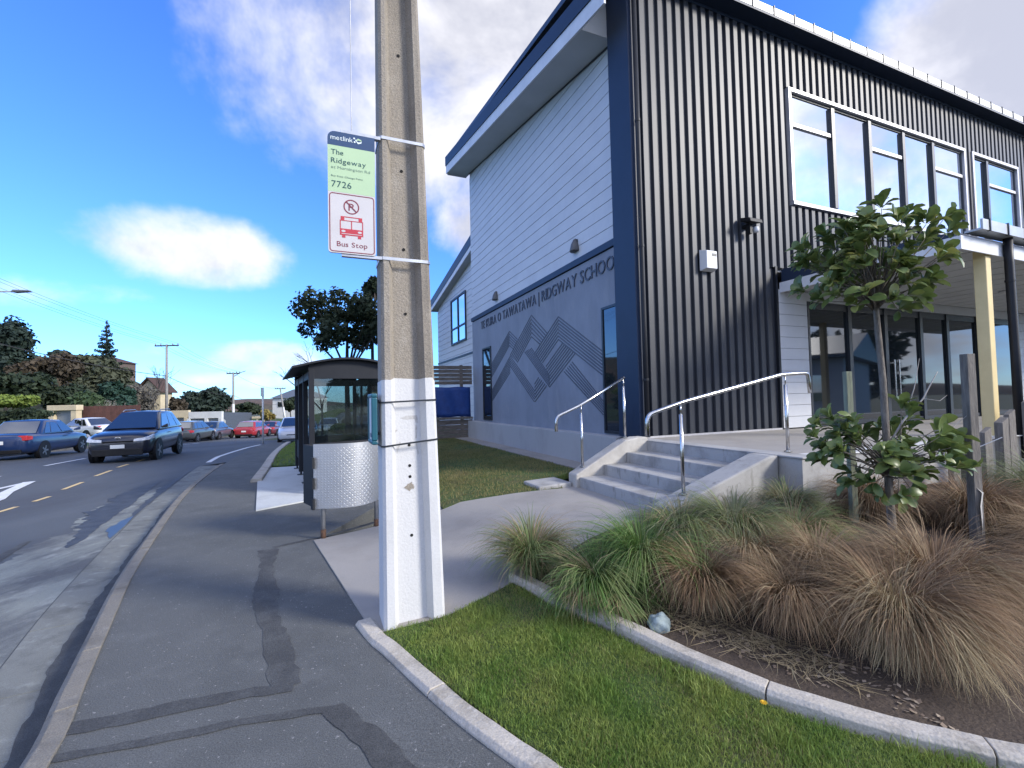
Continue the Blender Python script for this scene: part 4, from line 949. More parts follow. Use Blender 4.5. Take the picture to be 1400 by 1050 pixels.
# ------------------------------------------------------------------ bus stop flag
SU0, SU1, SZ0, SZ1 = -5.185, -4.872, 2.615, 3.485
SVF = PV - .012                            # front of the plate
bus_sign = thing('bus_stop_sign', Bp(-5.03, PV, SZ0), 'blue, pale green and white bus stop sign strapped to the concrete pole', 'sign')
def plate(u0, u1, z0, z1, v0, v1, m_, name, rad=(0, 0, 0, 0), parent=None):
    # rounded rectangle in the sign plane; rad: bl, br, tr, tl
    pts = []
    for (cx, cz, a0, r) in ((u0, z0, math.pi, rad[0]), (u1, z0, 1.5 * math.pi, rad[1]), (u1, z1, 0, rad[2]), (u0, z1, .5 * math.pi, rad[3])):
        sx = 1 if cx == u0 else -1; szn = 1 if cz == z0 else -1
        if r == 0: pts.append((cx, cz)); continue
        for k in range(6): a = a0 + .5 * math.pi * k / 5; pts.append((cx + sx * r + r * math.cos(a), cz + szn * r + r * math.sin(a)))
    return MB(Bp).prism(pts, 'v', v0, v1).build(name, m_, parent or bus_sign)
sign_navy = mat('sign_navy', (.022, .055, .13), (.02, .05, .12), rough=.4); sign_green = mat('sign_pale_green', (.40, .54, .33), (.38, .52, .32), rough=.4)
sign_white = mat('sign_white', (.52, .50, .50), (.49, .47, .47), rough=.4); sign_red = mat('sign_red', (.45, .035, .045), (.42, .03, .04), rough=.4); sign_maroon = mat('sign_maroon', (.20, .03, .045), (.18, .03, .04), rough=.4)
sign_teal = mat('sign_dark_green', (.015, .075, .075), (.013, .065, .065), rough=.4); sign_grey = mat('sign_grey_text', (.20, .30, .22), rough=.4); sign_pale = mat('sign_pale_text', (.72, .80, .80), rough=.4)
plate(SU0, SU1, SZ0 + .02, SZ1, SVF + .003, SVF + .016, galv_m, 'backing_plate', (.02, .02, .0, .06))
HZ, MZ = 3.385, 3.06
plate(SU0, SU1, HZ, SZ1, SVF, SVF + .0025, sign_navy, 'header', (0, 0, 0, .05)); plate(SU0, SU1, MZ, HZ - .0005, SVF, SVF + .0025, sign_green, 'name_panel'); plate(SU0, SU1, SZ0 + .02, MZ - .0005, SVF, SVF + .0025, sign_white, 'bus_stop_panel', (.02, .02, 0, 0))
def on_sign(u0, z0): return lambda x, y, d: Bp(u0 + x, SVF - .0006 - d, z0 + y)
def sign_text(body, u0, z0, cap, m_, fit=None, name='lettering'): put_text(body, on_sign(u0, z0), cap, m_, bus_sign, name, thick=.0012, join=True, fit=fit, gap=.09)
sign_text('metlink', SU0 + .02, 3.425, .034, sign_pale, .15)
for k, (a, b, r) in enumerate([(.175, 3.457, .006), (.178, 3.432, .006), (.188, 3.445, .006)]): disc(SU0 + a, SVF - .0002, b, r, .0012, sign_pale, bus_sign, 'logo_dot')
for dz in (.022, -.022): MB(Bp).prism([(SU0 + .185, 3.441 + dz * .0), (SU0 + .20, 3.441 + dz * .9), (SU0 + .222, 3.441 + dz * .55), (SU0 + .226, 3.441), (SU0 + .205, 3.441 + dz * .35)], 'v', SVF - .0016, SVF - .0002).build('logo_mark', sign_green if dz > 0 else sign_pale, bus_sign)
sign_text('The', SU0 + .022, 3.322, .036, sign_teal, .085); sign_text('Ridgeway', SU0 + .022, 3.262, .036, sign_teal, .235); sign_text('at Mornington Rd', SU0 + .022, 3.222, .020, sign_grey, .26)
sign_text('Bus Stop Change Point', SU0 + .022, 3.165, .012, sign_grey, .21); sign_text('7726', SU0 + .024, 3.093, .046, sign_teal, .135)
def stroke_rect(u0, u1, z0, z1, w, m_, name, rad):
    def ring(i):
        pts = []
        for (cx, cz, a0, sx, szn) in ((u0 + i, z0 + i, math.pi, 1, 1), (u1 - i, z0 + i, 1.5 * math.pi, -1, 1), (u1 - i, z1 - i, 0, -1, -1), (u0 + i, z1 - i, .5 * math.pi, 1, -1)):
            r = rad - i
            for k in range(6): a = a0 + .5 * math.pi * k / 5; pts.append((cx + sx * r + r * math.cos(a), cz + szn * r + r * math.sin(a)))
        return pts
    A, B_ = ring(0), ring(w); n = len(A); vs = []
    for d in (-.0003, -.0014):
        vs += [Bp(a, SVF + d, b) for a, b in A] + [Bp(a, SVF + d, b) for a, b in B_]
    fs = []
    for k in range(n):
        j = (k + 1) % n; fs += [(k, j, n + j, n + k), (2 * n + k, 3 * n + k, 3 * n + j, 2 * n + j), (k, 2 * n + k, 2 * n + j, j), (n + k, n + j, 3 * n + j, 3 * n + k)]
    MB().add(vs, fs).build(name, m_, bus_sign)
stroke_rect(SU0 + .008, SU1 - .008, SZ0 + .028, MZ - .008, .006, sign_maroon, 'border', .022)
def annulus(uc, zc, r0_, r1_, m_, name):
    n = 28; vs = []
    for d in (-.0003, -.0014):
        for r in (r0_, r1_): vs += [Bp(uc + r * math.cos(2 * math.pi * k / n), SVF + d, zc + r * math.sin(2 * math.pi * k / n)) for k in range(n)]
    fs = []
    for k in range(n):
        j = (k + 1) % n; fs += [(k, j, n + j, n + k), (2 * n + k, 3 * n + k, 3 * n + j, 2 * n + j), (k, 2 * n + k, 2 * n + j, j), (n + k, n + j, 3 * n + j, 3 * n + k)]
    MB().add(vs, fs).build(name, m_, bus_sign)
UC = (SU0 + SU1) / 2 - .005
annulus(UC, 2.965, .044, .052, sign_maroon, 'no_parking_ring'); sign_text('P', UC - .019, 2.938, .054, sign_maroon, .042)
MB(Bp).prism([(UC - .036, 2.996), (UC - .031, 3.001), (UC + .036, 2.934), (UC + .031, 2.929)], 'v', SVF - .0030, SVF - .0019).build('no_parking_slash', sign_maroon, bus_sign)
def bus_icon(uc, z0, s):
    mb = MB(Bp)
    for (a, b, c, d) in [(-.078, .078, .028, .074), (-.078, -.072, .074, .135), (.072, .078, .074, .135), (-.003, .003, .074, .135), (-.072, -.048, .135, .162), (.048, .072, .135, .162), (-.048, .048, .156, .162), (-.072, .072, .130, .135), (-.064, -.042, .010, .028), (.042, .064, .010, .028)]:
        mb.box(uc + a * s, uc + b * s, SVF - .0016, SVF - .0003, z0 + c * s, z0 + d * s)
    ic = mb.build('bus_symbol', sign_red, bus_sign)
    for a in (-.055, .055): MB(Bp).prism([(uc + a * s + .014 * s * math.cos(t), z0 + .056 * s + .008 * s * math.sin(t)) for t in np.linspace(0, 2 * math.pi, 13)[:-1]], 'v', SVF - .0024, SVF - .0018).build('lamp_symbol', sign_white, ic)
    MB(Bp).box(uc - .068 * s, uc + .068 * s, SVF - .0024, SVF - .0018, z0 + .036 * s, z0 + .040 * s).build('bumper_symbol', sign_white, ic)
bus_icon(UC, 2.735, .98)
sign_text('Bus Stop', SU0 + .055, 2.682, .036, sign_maroon, .205)
for z_ in (3.487, 2.618): MB(Bp).box(-5.10, -4.83, PV - .004, PV + .03, z_, z_ + .022).build('bracket', galv_m, bus_sign)
wire = MB().tube([Bp(-5.02, PV + .10, 3.5), Bp(-5.02, PV + .10, 6.0), Bp(-4.98, PV + .12, 9.3)], .0035, 6).build('stay_wire', galv_m); tag(wire, 'thin wire running straight up behind the bus stop sign', 'wire')
# timetable case on the side of the pole
case = thing('timetable_case', Bp(-4.9, PV + .1, 1.3), 'teal framed bus timetable case strapped to the side of the white pole', 'timetable')
teal = mat('teal_frame', (.012, .095, .13), (.01, .08, .115), rough=.4)
cf = MB(Bp); cu0, cu1, cv0, cv1, cz0, cz1 = -4.915, -4.875, PV + .0, PV + .285, 1.305, 1.665
cf.box(cu0, cu1, cv0, cv1, cz0, cz0 + .028).box(cu0, cu1, cv0, cv1, cz1 - .028, cz1).box(cu0, cu1, cv0, cv0 + .028, cz0 + .028, cz1 - .028).box(cu0, cu1, cv1 - .028, cv1, cz0 + .028, cz1 - .028)
cf.build('frame', teal, case, bevel=.008)
MB(Bp).box(cu0 + .010, cu1 - .004, cv0 + .0285, cv1 - .0285, cz0 + .0285, cz1 - .0285).build('timetable_sheet', mat('printed_paper', (.62, .66, .68), (.50, .55, .58), rough=.5, scale=60, contrast=(.5, .6), stretch=(1, 1, 3)), case)
for dv in (.07, .12, .17): MB(Bp).box(cu0 + .0085, cu0 + .0098, cv0 + dv, cv0 + dv + .026, cz0 + .045, cz0 + .075).build('printed_block', sign_navy, case)
for z_ in (1.37, 1.60): MB(Bp).box(cu1 + .001, -4.856, PV + .05, PV + .20, z_, z_ + .02).build('mount', black_m, case)
# ------------------------------------------------------------------ bus shelter
SD = Vector((-.478, .878, 0)); SC = Vector((.878, .478, 0)); S0 = Vector((-3.60, 8.22, 0))
def Sp(a, b, z_): p = S0 + SD * a + SC * b; return (p.x, p.y, z_ - .012 * a * 0)
SLen, SWid = 4.0, 1.42
sh = thing('bus_shelter', tuple(S0 + SD * 2 + SC * .7), 'black framed bus shelter with glass sides and curved roof on a pale pad', 'bus shelter')
gl_z = lambda a, b: zt(*Sp(a, b, 0)[:2]) + .02
for (a, b) in ((0, 0), (1.35, 0), (2.7, 0), (SLen, 0), (0, SWid), (SLen / 2, SWid), (SLen, SWid)):
    z0 = gl_z(a, b)
    MB(Sp).box(a - .045, a + .045, b - .045, b + .045, z0 + .07, 2.22).build('post', black_m, sh, bevel=.006)
    MB(Sp).box(a - .02, a + .02, b - .02, b + .02, z0, z0 + .071).box(a - .075, a + .075, b - .075, b + .075, z0 - .002, z0 + .012).build('post_foot', black_m, sh)
def arch(b): t = (b + .30) / (SWid + .5); return 2.26 + .20 * math.sin(math.pi * min(max(t, 0), 1) * .92 + .12) - .05
bs = np.linspace(-.32, SWid + .2, 13); rv = []; 
for a in (-.18, SLen + .18):
    for b in bs: rv.append((a, b, arch(b)))
    for b in bs: rv.append((a, b, arch(b) + .035))
n = len(bs); fs = []
for k in range(n - 1):
    fs += [(k, k + 1, 2 * n + k + 1, 2 * n + k), (n + k, 3 * n + k, 3 * n + k + 1, n + k + 1), (k, n + k, n + k + 1, k + 1), (2 * n + k, 2 * n + k + 1, 3 * n + k + 1, 3 * n + k)]
fs += [(0, 2 * n, 3 * n, n), (n - 1, 2 * n - 1, 4 * n - 1, 3 * n - 1)]
MB(Sp).add(rv, fs).build('roof', black_m, sh)
for a in (-.04, SLen - .04):
    gv = []
    for b in np.linspace(-.05, SWid + .05, 10): gv += [(a, b, 2.06), (a, b, arch(b) - .004), (a + .04, b, 2.06), (a + .04, b, arch(b) - .004)]
    fs = []
    for k in range(9):
        i = k * 4; fs += [(i, i + 4, i + 5, i + 1), (i + 2, i + 3, i + 7, i + 6), (i, i + 2, i + 6, i + 4), (i + 1, i + 5, i + 7, i + 3)]
    fs += [(0, 1, 3, 2), (36, 38, 39, 37)]
    MB(Sp).add(gv, fs).build('gable_panel', black_m, sh)
for b in (0, SWid): MB(Sp).box(.046, SLen - .046, b - .035, b + .035, 2.06, 2.20).build('eaves_beam', black_m, sh)
def spanel(a0, a1, b0, b1, z0, z1, m_, name): return MB(Sp).box(a0, a1, b0, b1, z0, z1).build(name, m_, sh)
for a in (0, SLen):   # end walls
    spanel(a - .012, a + .012, .046, SWid - .046, .30, .72, black_m, 'kick_panel'); spanel(a - .03, a + .03, .046, SWid - .046, .721, .78, black_m, 'mid_rail')
    spanel(a - .005, a + .005, .046, SWid - .046, .781, 2.058, clear_glass, 'glass_pane'); spanel(a - .03, a + .03, .046, SWid - .046, .24, .299, black_m, 'bottom_rail')
for a0, a1 in ((.046, 1.95), (2.05, SLen - .046)):   # back wall
    mid = (a0 + a1) / 2
    spanel(a0, a1, SWid - .012, SWid + .012, .30, .72, black_m, 'kick_panel'); spanel(a0, a1, SWid - .03, SWid + .03, .721, .78, black_m, 'mid_rail')
    spanel(a0, mid - .026, SWid - .005, SWid + .005, .781, 2.058, clear_glass, 'glass_pane'); spanel(mid + .026, a1, SWid - .005, SWid + .005, .781, 2.058, clear_glass, 'glass_pane')
    spanel(mid - .025, mid + .025, SWid - .03, SWid + .03, .781, 2.058, black_m, 'mullion')
for a0, a1 in ((2.746, SLen - .046),):   # front half screen
    spanel(a0, a1, -.012, .012, .30, .72, black_m, 'kick_panel'); spanel(a0, a1, -.005, .005, .75, 2.058, clear_glass, 'glass_pane')
for i in range(4): spanel(.25, SLen - .25, SWid - .48 + i * .095, SWid - .40 + i * .095, .43, .46, timber_grey, 'bench_slat')
for a in (.6, 2.0, 3.4): spanel(a - .03, a + .03, SWid - .46, SWid - .1, .05, .429, black_m, 'bench_leg')
# ------------------------------------------------------------------ curved chequer-plate bin surround
chq = bpy.data.materials.new('chequer_plate'); chq.use_nodes = True; t = chq.node_tree; b_ = t.nodes['Principled BSDF']
b_.inputs['Base Color'].default_value = (.52, .53, .54, 1); b_.inputs['Metallic'].default_value = .8; b_.inputs['Roughness'].default_value = .36
nz = N(t, 'ShaderNodeTexNoise'); nz.inputs['Scale'].default_value = 6; geo = N(t, 'ShaderNodeNewGeometry'); L(t, geo.outputs['Position'], nz.inputs['Vector'])
rr = N(t, 'ShaderNodeMapRange'); L(t, nz.outputs[0], rr.inputs[0]); rr.inputs[3].default_value = .40; rr.inputs[4].default_value = .58; L(t, rr.outputs[0], b_.inputs['Roughness'])
BN0 = Vector((-2.28, 5.50, 0)); BN1 = Vector((-1.78, 5.94, 0)); bd = (BN1 - BN0).normalized(); bn = Vector((bd.y, -bd.x, 0))
binsur = thing('bin_surround', tuple((BN0 + BN1) / 2), 'curved silver chequer plate bin surround on two rusty footed posts beside the white pole', 'bin surround')
def Np(a, b, z_): p = BN0 + bd * a + bn * b; return (p.x, p.y, z_)
BL_ = (BN1 - BN0).length
def bulge(a): t = (a + .10) / (BL_ + .20); return -.02 + .24 * math.sin(math.pi * min(max(t, 0), 1)) 
pl = []; na = 24
for i in range(na + 1):
    a = -.10 + (BL_ + .20) * i / na
    pl += [(a, bulge(a), .365 + .0), (a, bulge(a), 1.125), (a, bulge(a) - .006, .365), (a, bulge(a) - .006, 1.125)]
fs = []
for i in range(na):
    k = i * 4; fs += [(k, k + 4, k + 5, k + 1), (k + 2, k + 3, k + 7, k + 6), (k, k + 2, k + 6, k + 4), (k + 1, k + 5, k + 7, k + 3)]
fs += [(0, 1, 3, 2), (na * 4, na * 4 + 2, na * 4 + 3, na * 4 + 1)]
cpl = MB(Np).add(pl, fs).build('chequer_plate', chq, binsur, smooth=False)
# the raised lozenges of the plate, joined as one relief
lz = MB(Np); step = .030
for i in range(int((BL_ + .18) / step)):
    for j in range(int(.74 / step)):
        a = -.088 + i * step; z_ = .382 + j * step; s_ = 1 if (i + j) % 2 else -1
        e1 = (.011, .011 * s_); e2 = (.004, -.004 * s_); bu_ = lambda aa: bulge(aa) + .0005
        P = [(a + e1[0], z_ + e1[1]), (a + e2[0], z_ + e2[1]), (a - e1[0], z_ - e1[1]), (a - e2[0], z_ - e2[1])]
        vs = [(p[0], bu_(p[0]), p[1]) for p in P] + [(a, bu_(a) + .0025, z_)]
        lz.add(vs, [(0, 1, 4), (1, 2, 4), (2, 3, 4), (3, 0, 4)])
lo = lz.build('plate_lozenges', chq, cpl); lo['kind'] = 'stuff'
for a in (0.0, BL_):
    MB().tube([Np(a, 0, -.02), Np(a, 0, 1.05)], .026, 12).build('post', galv_m, binsur, smooth=True); MB().tube([Np(a, 0, -.02), Np(a, 0, .11)], .032, 12).build('rusty_sleeve', rust_m, binsur, smooth=True)
for z_ in (.36, .60, .84): MB(Np).box(-.125, -.101, -.05, .02, z_, z_ + .13).build('hinge_block', black_m, binsur)
MB(Np).box(-.100, -.085, -.40, -.03, .38, 1.10).build('side_plate', black_m, binsur)
MB(Np).box(-.084, BL_ + .1, -.40, -.385, .38, 1.10).build('back_plate', black_m, binsur)
# ------------------------------------------------------------------ tussock grasses
def ribbons(base, az, el, length, droop, width, segs=6, floor=None, twist=.4):
    """curved blades: start at elevation el and bend over by droop radians towards the tip"""
    k = len(az); side = np.column_stack([-np.sin(az), np.cos(az), np.zeros(k)]); out = np.column_stack([np.cos(az), np.sin(az), np.zeros(k)])
    ph = RNG.normal(0, .22, k); P = np.zeros((k, segs + 1, 3)); P[:, 0] = base
    for i in range(segs):
        t = (i + .5) / segs; th = el - droop * t ** 1.7
        d = out * np.cos(th)[:, None] + np.array([0, 0, 1.0]) * np.sin(th)[:, None] + side * (ph * t)[:, None]
        P[:, i + 1] = P[:, i] + d * (length / segs)[:, None]
    if floor is not None: P[:, :, 2] = np.maximum(P[:, :, 2], floor[:, None] + .008 + .01 * RNG.random((k, 1)))
    wd = (width[:, None] * np.clip(1.05 - np.linspace(0, 1, segs + 1)[None, :] ** 1.6, .08, 1))[:, :, None]
    tw = RNG.uniform(-1, 1, k)[:, None, None] * twist
    sv = side[:, None, :] + np.array([0, 0, 1.0])[None, None, :] * tw
    V = np.stack([P - sv * wd, P + sv * wd], 2).reshape(-1, 3); m_ = (segs + 1) * 2
    i0 = ((np.arange(k) * m_)[:, None] + (np.arange(segs) * 2)[None, :]).reshape(-1, 1)
    return V, i0 + np.array([[0, 1, 3, 2]])
tus_brown = mat('brown_tussock_blade', (.105, .062, .034), (.35, .23, .13), rough=.75, scale=5, island=.75, translucent=.18, spec=.25)
tus_tan = mat('tan_tussock_blade', (.16, .105, .058), (.40, .29, .17), rough=.75, scale=5, island=.75, translucent=.18, spec=.25)
tus_green = mat('green_tussock_blade', (.07, .125, .034), (.27, .31, .12), rough=.65, scale=5, island=.7, translucent=.22, spec=.3)
tus_lush = mat('lush_tussock_blade', (.055, .145, .028), (.19, .28, .080), rough=.6, scale=5, island=.7, translucent=.25, spec=.3)
tus_grey = mat('olive_tussock_blade', (.085, .105, .05), (.27, .27, .15), rough=.7, scale=5, island=.75, translucent=.2, spec=.25)
straw = mat('straw_blade', (.26, .20, .11), (.42, .34, .20), rough=.8, scale=5, island=.8, translucent=.15, spec=.2)
def tussock(x, y, height, spread, n, m_, label, lean=(0, 0), width=.0028, dry=0.0, group='tussock grasses in the planting bed', top_el=(50, 89), bend=2.75):
    zb = zbed(x, y) - .01
    t = thing('tussock_grass', (x, y, zb), label, 'tussock', group)
    def tuft(k, mm, name, hs=1.0, nl=34):
        rr_ = spread * .24 * np.sqrt(RNG.random(k)); aa = RNG.uniform(0, 2 * np.pi, k)
        # blades grow in ragged locks: each lock has its own way, height and droop
        locks = RNG.integers(0, nl, k); la = RNG.uniform(0, 2 * np.pi, nl); lh = RNG.uniform(.62, 1.22, nl); lb = RNG.uniform(.72, 1.15, nl)
        az = np.where(RNG.random(k) < .82, la[locks] + RNG.normal(0, .17, k), aa)
        base = np.column_stack([x + rr_ * np.cos(az), y + rr_ * np.sin(az), np.full(k, zb)])
        lel = np.radians(RNG.uniform(*top_el, nl)); el = np.clip(lel[locks] + RNG.normal(0, .17, k), .3, 1.6)
        ln = height * RNG.uniform(.75, 1.2, k) * lh[locks] * 1.8 * hs; dr = RNG.uniform(.8, 1.15, k) * bend * lb[locks]
        V, F = ribbons(base, az, el, ln, dr, width * RNG.uniform(.55, 1.5, k), 7, np.full(k, zb - .0))
        tt = np.clip((V[:, 2] - zb) / height, 0, 1.5); V[:, 0] += lean[0] * tt ** 1.3; V[:, 1] += lean[1] * tt ** 1.3
        return link_mesh(name, V, F, mm, t)
    b = tuft(int(n * .72), m_, 'blades'); b['kind'] = 'stuff'
    alt = {'brown_tussock_blade': tus_tan, 'tan_tussock_blade': tus_brown, 'green_tussock_blade': tus_tan, 'lush_tussock_blade': tus_green, 'olive_tussock_blade': tus_green}[m_.name]
    b = tuft(int(n * .28), alt, 'mixed_blades', 1.04, 16); b['kind'] = 'stuff'
    if dry: b = tuft(int(n * dry), straw, 'dry_blades', .95, 20); b['kind'] = 'stuff'
    return t
def G(px, py, h=.15):
    d = fw + cr * ((px - 700) / FOC) + cu * ((525 - py) / FOC); t = (h - CAM_H) / d.z; return (d.x * t, d.y * t)
tussock(2.24, 2.74, .35, .50, 6500, tus_brown, 'largest brown tussock, nearest the camera at the right end of the edging', dry=.3, width=.0020)
tussock(2.75, 3.05, .36, .58, 5500, tus_brown, 'big brown tussock directly behind the nearest one', dry=.25, width=.0022)
tussock(1.82, 3.04, .29, .42, 4000, tus_brown, 'brown tussock left of the two biggest ones', dry=.2, width=.0022, lean=(-.06, -.05))
tussock(2.18, 3.36, .29, .42, 2800, tus_tan, 'tan tussock in the middle of the bed in front of the small tree', dry=.2, width=.0024)
tussock(1.34, 3.34, .28, .36, 3200, tus_brown, 'brown tussock between the lush green clump and the tan ones', dry=.3, width=.0023, lean=(-.05, -.09))
tussock(1.74, 3.52, .28, .36, 2600, tus_tan, 'pale brown tussock behind the olive and brown clumps', dry=.35, width=.0024)
tussock(.66, 3.50, .30, .40, 2700, tus_lush, 'lush green tussock spilling straw over the edging', dry=.1, width=.0034, lean=(-.10, -.08), top_el=(35, 85))
tussock(.98, 3.58, .36, .30, 1900, tus_lush, 'upright bright green clump behind the grey stone', width=.0036, dry=.05, top_el=(62, 89), bend=2.2)
tussock(.13, 4.00, .32, .26, 1900, tus_green, 'small green tussock alone at the left tip of the bed', width=.0029, dry=.15, top_el=(58, 89), bend=2.5)
tussock(1.40, 3.92, .31, .46, 3200, tus_grey, 'olive tussock against the foot of the right cheek wall', width=.0029, dry=.25)
tussock(1.88, 3.98, .33, .48, 3200, tus_grey, 'olive tussock in front of the terrace corner', width=.0029, dry=.2)
tussock(2.38, 3.95, .29, .46, 2800, tus_green, 'green and tan tussock left of the small tree trunk', width=.0029, dry=.35)
tussock(2.85, 4.85, .24, .46, 2400, tus_grey, 'olive tussock tucked behind the green one below the terrace', width=.0028, dry=.25)
tussock(3.75, 4.85, .36, .5, 2600, tus_brown, 'brown tussock behind the small tree near the palings', width=.0026, dry=.15)
tussock(4.5, 4.55, .40, .55, 2600, tus_brown, 'brown tussock between the tall stake and the palings', width=.0026, dry=.1)
tussock(5.6, 4.85, .50, .6, 2600, tus_grey, 'grey-green tussock at the right edge of the bed beside the palings', width=.003)
tussock(3.85, 3.0, .36, .5, 2600, tus_brown, 'brown tussock at the right edge of the picture behind the edging', width=.0024)
tussock(4.5, 3.7, .36, .55, 2200, tus_tan, 'tan tussock below the tall stake at the right', width=.0026)
# low mat of flattened straw and litter on the soil
def litter():
    k = 900; X = RNG.uniform(.75, 1.75, k); Y = 3.30 - (X - .75) * .78 + RNG.uniform(-.16, .24, k)
    base = np.column_stack([X, Y, [zbed(a, b) + .008 for a, b in zip(X, Y)]]); az = RNG.uniform(0, 6.28, k)
    V, F = ribbons(base, az, np.full(k, .12), RNG.uniform(.04, .22, k), np.full(k, .12), RNG.uniform(.001, .0026, k), 4, base[:, 2])
    o = link_mesh('straw_litter', V, F, straw); tag(o, 'dead straw lying on the bare soil behind the edging', 'litter', kind='stuff')
    k = 420; X = RNG.uniform(.5, 2.0, k); Y = 3.42 - (X - .6) * .85 + RNG.uniform(-.14, .3, k); Z = np.array([zbed(a, b) + .006 for a, b in zip(X, Y)])
    s = RNG.uniform(.006, .022, k)[:, None]; a = RNG.uniform(0, 6.28, k)
    d1 = np.column_stack([np.cos(a), np.sin(a), RNG.uniform(-.3, .3, k)]) * s; d2 = np.column_stack([-np.sin(a), np.cos(a), RNG.uniform(-.3, .3, k)]) * s * .6; C_ = np.column_stack([X, Y, Z])
    V = np.stack([C_ - d1, C_ - d2, C_ + d1, C_ + d2], 1).reshape(-1, 3); F = np.arange(k * 4).reshape(-1, 4)
    o = link_mesh('bark_litter', V, F, mat('bark_chip', (.16, .11, .075), (.36, .29, .21), rough=.9, scale=20, island=.9)); tag(o, 'bark chips and dead leaves scattered on the soil', 'litter', kind='stuff')
    # straw draped over the edging under the lush clump
    k = 420; X = RNG.uniform(.34, .72, k); Y = 3.40 - (X - .34) * .8 + RNG.uniform(-.02, .16, k); base = np.column_stack([X, Y, np.full(k, .17) + RNG.uniform(0, .08, k)]); az = RNG.normal(-2.2, .45, k)
    V, F = ribbons(base, az, np.full(k, .35), RNG.uniform(.15, .34, k), RNG.uniform(.35, .8, k), RNG.uniform(.0012, .0026, k), 6, np.array([zt(a, b) + .03 for a, b in zip(X, Y)]))
    o = link_mesh('hanging_straw', V, F, straw); tag(o, 'pale straw hanging over the garden edging onto the lawn', 'litter', kind='stuff')
litter()
def ground_creeper():
    k = 1500; X = RNG.uniform(.15, .9, k); Y = 4.05 - (X - .15) * .35 + RNG.uniform(-.25, .25, k); Z = np.array([zbed(a, b) for a, b in zip(X, Y)])
    base = np.column_stack([X, Y, Z]); V, F = ribbons(base, RNG.uniform(0, 6.28, k), RNG.uniform(.4, 1.3, k), RNG.uniform(.05, .16, k), RNG.uniform(.1, .5, k), RNG.uniform(.002, .005, k), 4, Z)
    o = link_mesh('low_ground_cover', V, F, mat('olive_cover', (.07, .08, .03), (.20, .17, .085), rough=.8, scale=6, island=.7, translucent=.2)); tag(o, 'low olive ground cover between the green tussocks', 'ground cover', kind='stuff')
    for (px, py, n) in ((815, 755, 9), (850, 748, 6), (760, 748, 4)):
        x, y = G(px, py, .25); k = n * 3; b = np.column_stack([x + RNG.normal(0, .03, k), y + RNG.normal(0, .03, k), np.full(k, .14)])
        V, F = ribbons(b, RNG.uniform(0, 6.28, k), RNG.uniform(.9, 1.5, k), RNG.uniform(.14, .30, k), RNG.uniform(0, .15, k), RNG.uniform(.002, .004, k), 4)
        o = link_mesh('red_flax', V, F, mat('red_leaf', (.20, .055, .03), (.34, .13, .06), rough=.6, scale=8, island=.7)); tag(o, {815: 'reddish young shoots standing above the ground cover by the path', 850: 'thin brown shoots nearest the steps in the bed', 760: 'few dark twigs beside the small green tussock'}[px], 'shoots')
ground_creeper()
# grey stone by the edging, dandelion
def rock():
    bm = bmesh.new(); bmesh.ops.create_icosphere(bm, subdivisions=3, radius=1)
    for v in bm.verts:
        n_ = .2 * math.sin(v.co.x * 4 + 1) * math.sin(v.co.y * 5) + .08 * math.sin(v.co.z * 7 + v.co.x * 3); v.co *= 1 + n_; v.co.x *= .075; v.co.y *= .06; v.co.z *= .065
    me = bpy.data.meshes.new('garden_stone'); bm.to_mesh(me); bm.free(); me.polygons.foreach_set('use_smooth', np.ones(len(me.polygons), bool))
    o = bpy.data.objects.new('garden_stone', me); COL.objects.link(o); x, y = G(901, 856, .13); o.location = (x, y, zbed(x, y) + .026); o.rotation_euler = (.2, .3, .5); me.materials.append(mat('blue_grey_stone', (.27, .33, .34), (.14, .18, .19), rough=.7, scale=22, bump=.3)); tag(o, 'rounded blue-grey stone on the soil behind the edging', 'stone')
rock()
dx, dy = G(1043, 968, .06); dand = thing('dandelion', (dx, dy, zt(dx, dy)), 'single yellow dandelion in the front lawn', 'flower')
MB().tube([(dx, dy, zt(dx, dy)), (dx + .004, dy, zt(dx, dy) + .05)], .0015, 6).build('stem', MATS['grass_blade'], dand)
fl = MB()
for ring, (r, h) in enumerate(((.016, .052), (.012, .056), (.007, .059))):
    for k in range(12):
        a = k * math.pi / 6 + ring * .3; fl.add([(dx + .004, dy, zt(dx, dy) + h - .004), (dx + .004 + r * math.cos(a - .2), dy + r * math.sin(a - .2), zt(dx, dy) + h), (dx + .004 + r * 1.1 * math.cos(a), dy + r * 1.1 * math.sin(a), zt(dx, dy) + h), (dx + .004 + r * math.cos(a + .2), dy + r * math.sin(a + .2), zt(dx, dy) + h)], [(0, 1, 2, 3)])
fl.build('flower_head', mat('dandelion_yellow', (.75, .48, .02), (.68, .40, .02), rough=.6), dand)
# ------------------------------------------------------------------ young broad-leaved tree
leaf_m = mat('broad_leaf', (.055, .105, .028), (.19, .235, .068), rough=.42, scale=9, island=.6, translucent=.22, spec=.5)
leaf_y = mat('young_leaf', (.17, .20, .050), (.27, .28, .085), rough=.4, scale=9, island=.5, translucent=.22, spec=.5)
leaf_me = []
def make_leaf(m_, curl):
    mb = MB(); rows = [(0, .004, 0), (.16, .016, .012), (.42, .038, .020), (.70, .052, .012), (.90, .040, -.004), (1.0, .012, -.014)]
    vs = []
    for t, w, h in rows:
        zc = h * curl; vs += [(t * .16, -w * .78, zc + w * .30), (t * .16, 0, zc), (t * .16, w * .78, zc + w * .30)]
    fs = []
    for i in range(len(rows) - 1):
        b = i * 3; fs += [(b, b + 1, b + 4, b + 3), (b + 1, b + 2, b + 5, b + 4)]
    me = bpy.data.meshes.new('leaf'); me.from_pydata(vs, [], fs); me.materials.append(m_); me.polygons.foreach_set('use_smooth', np.ones(len(fs), bool)); return me
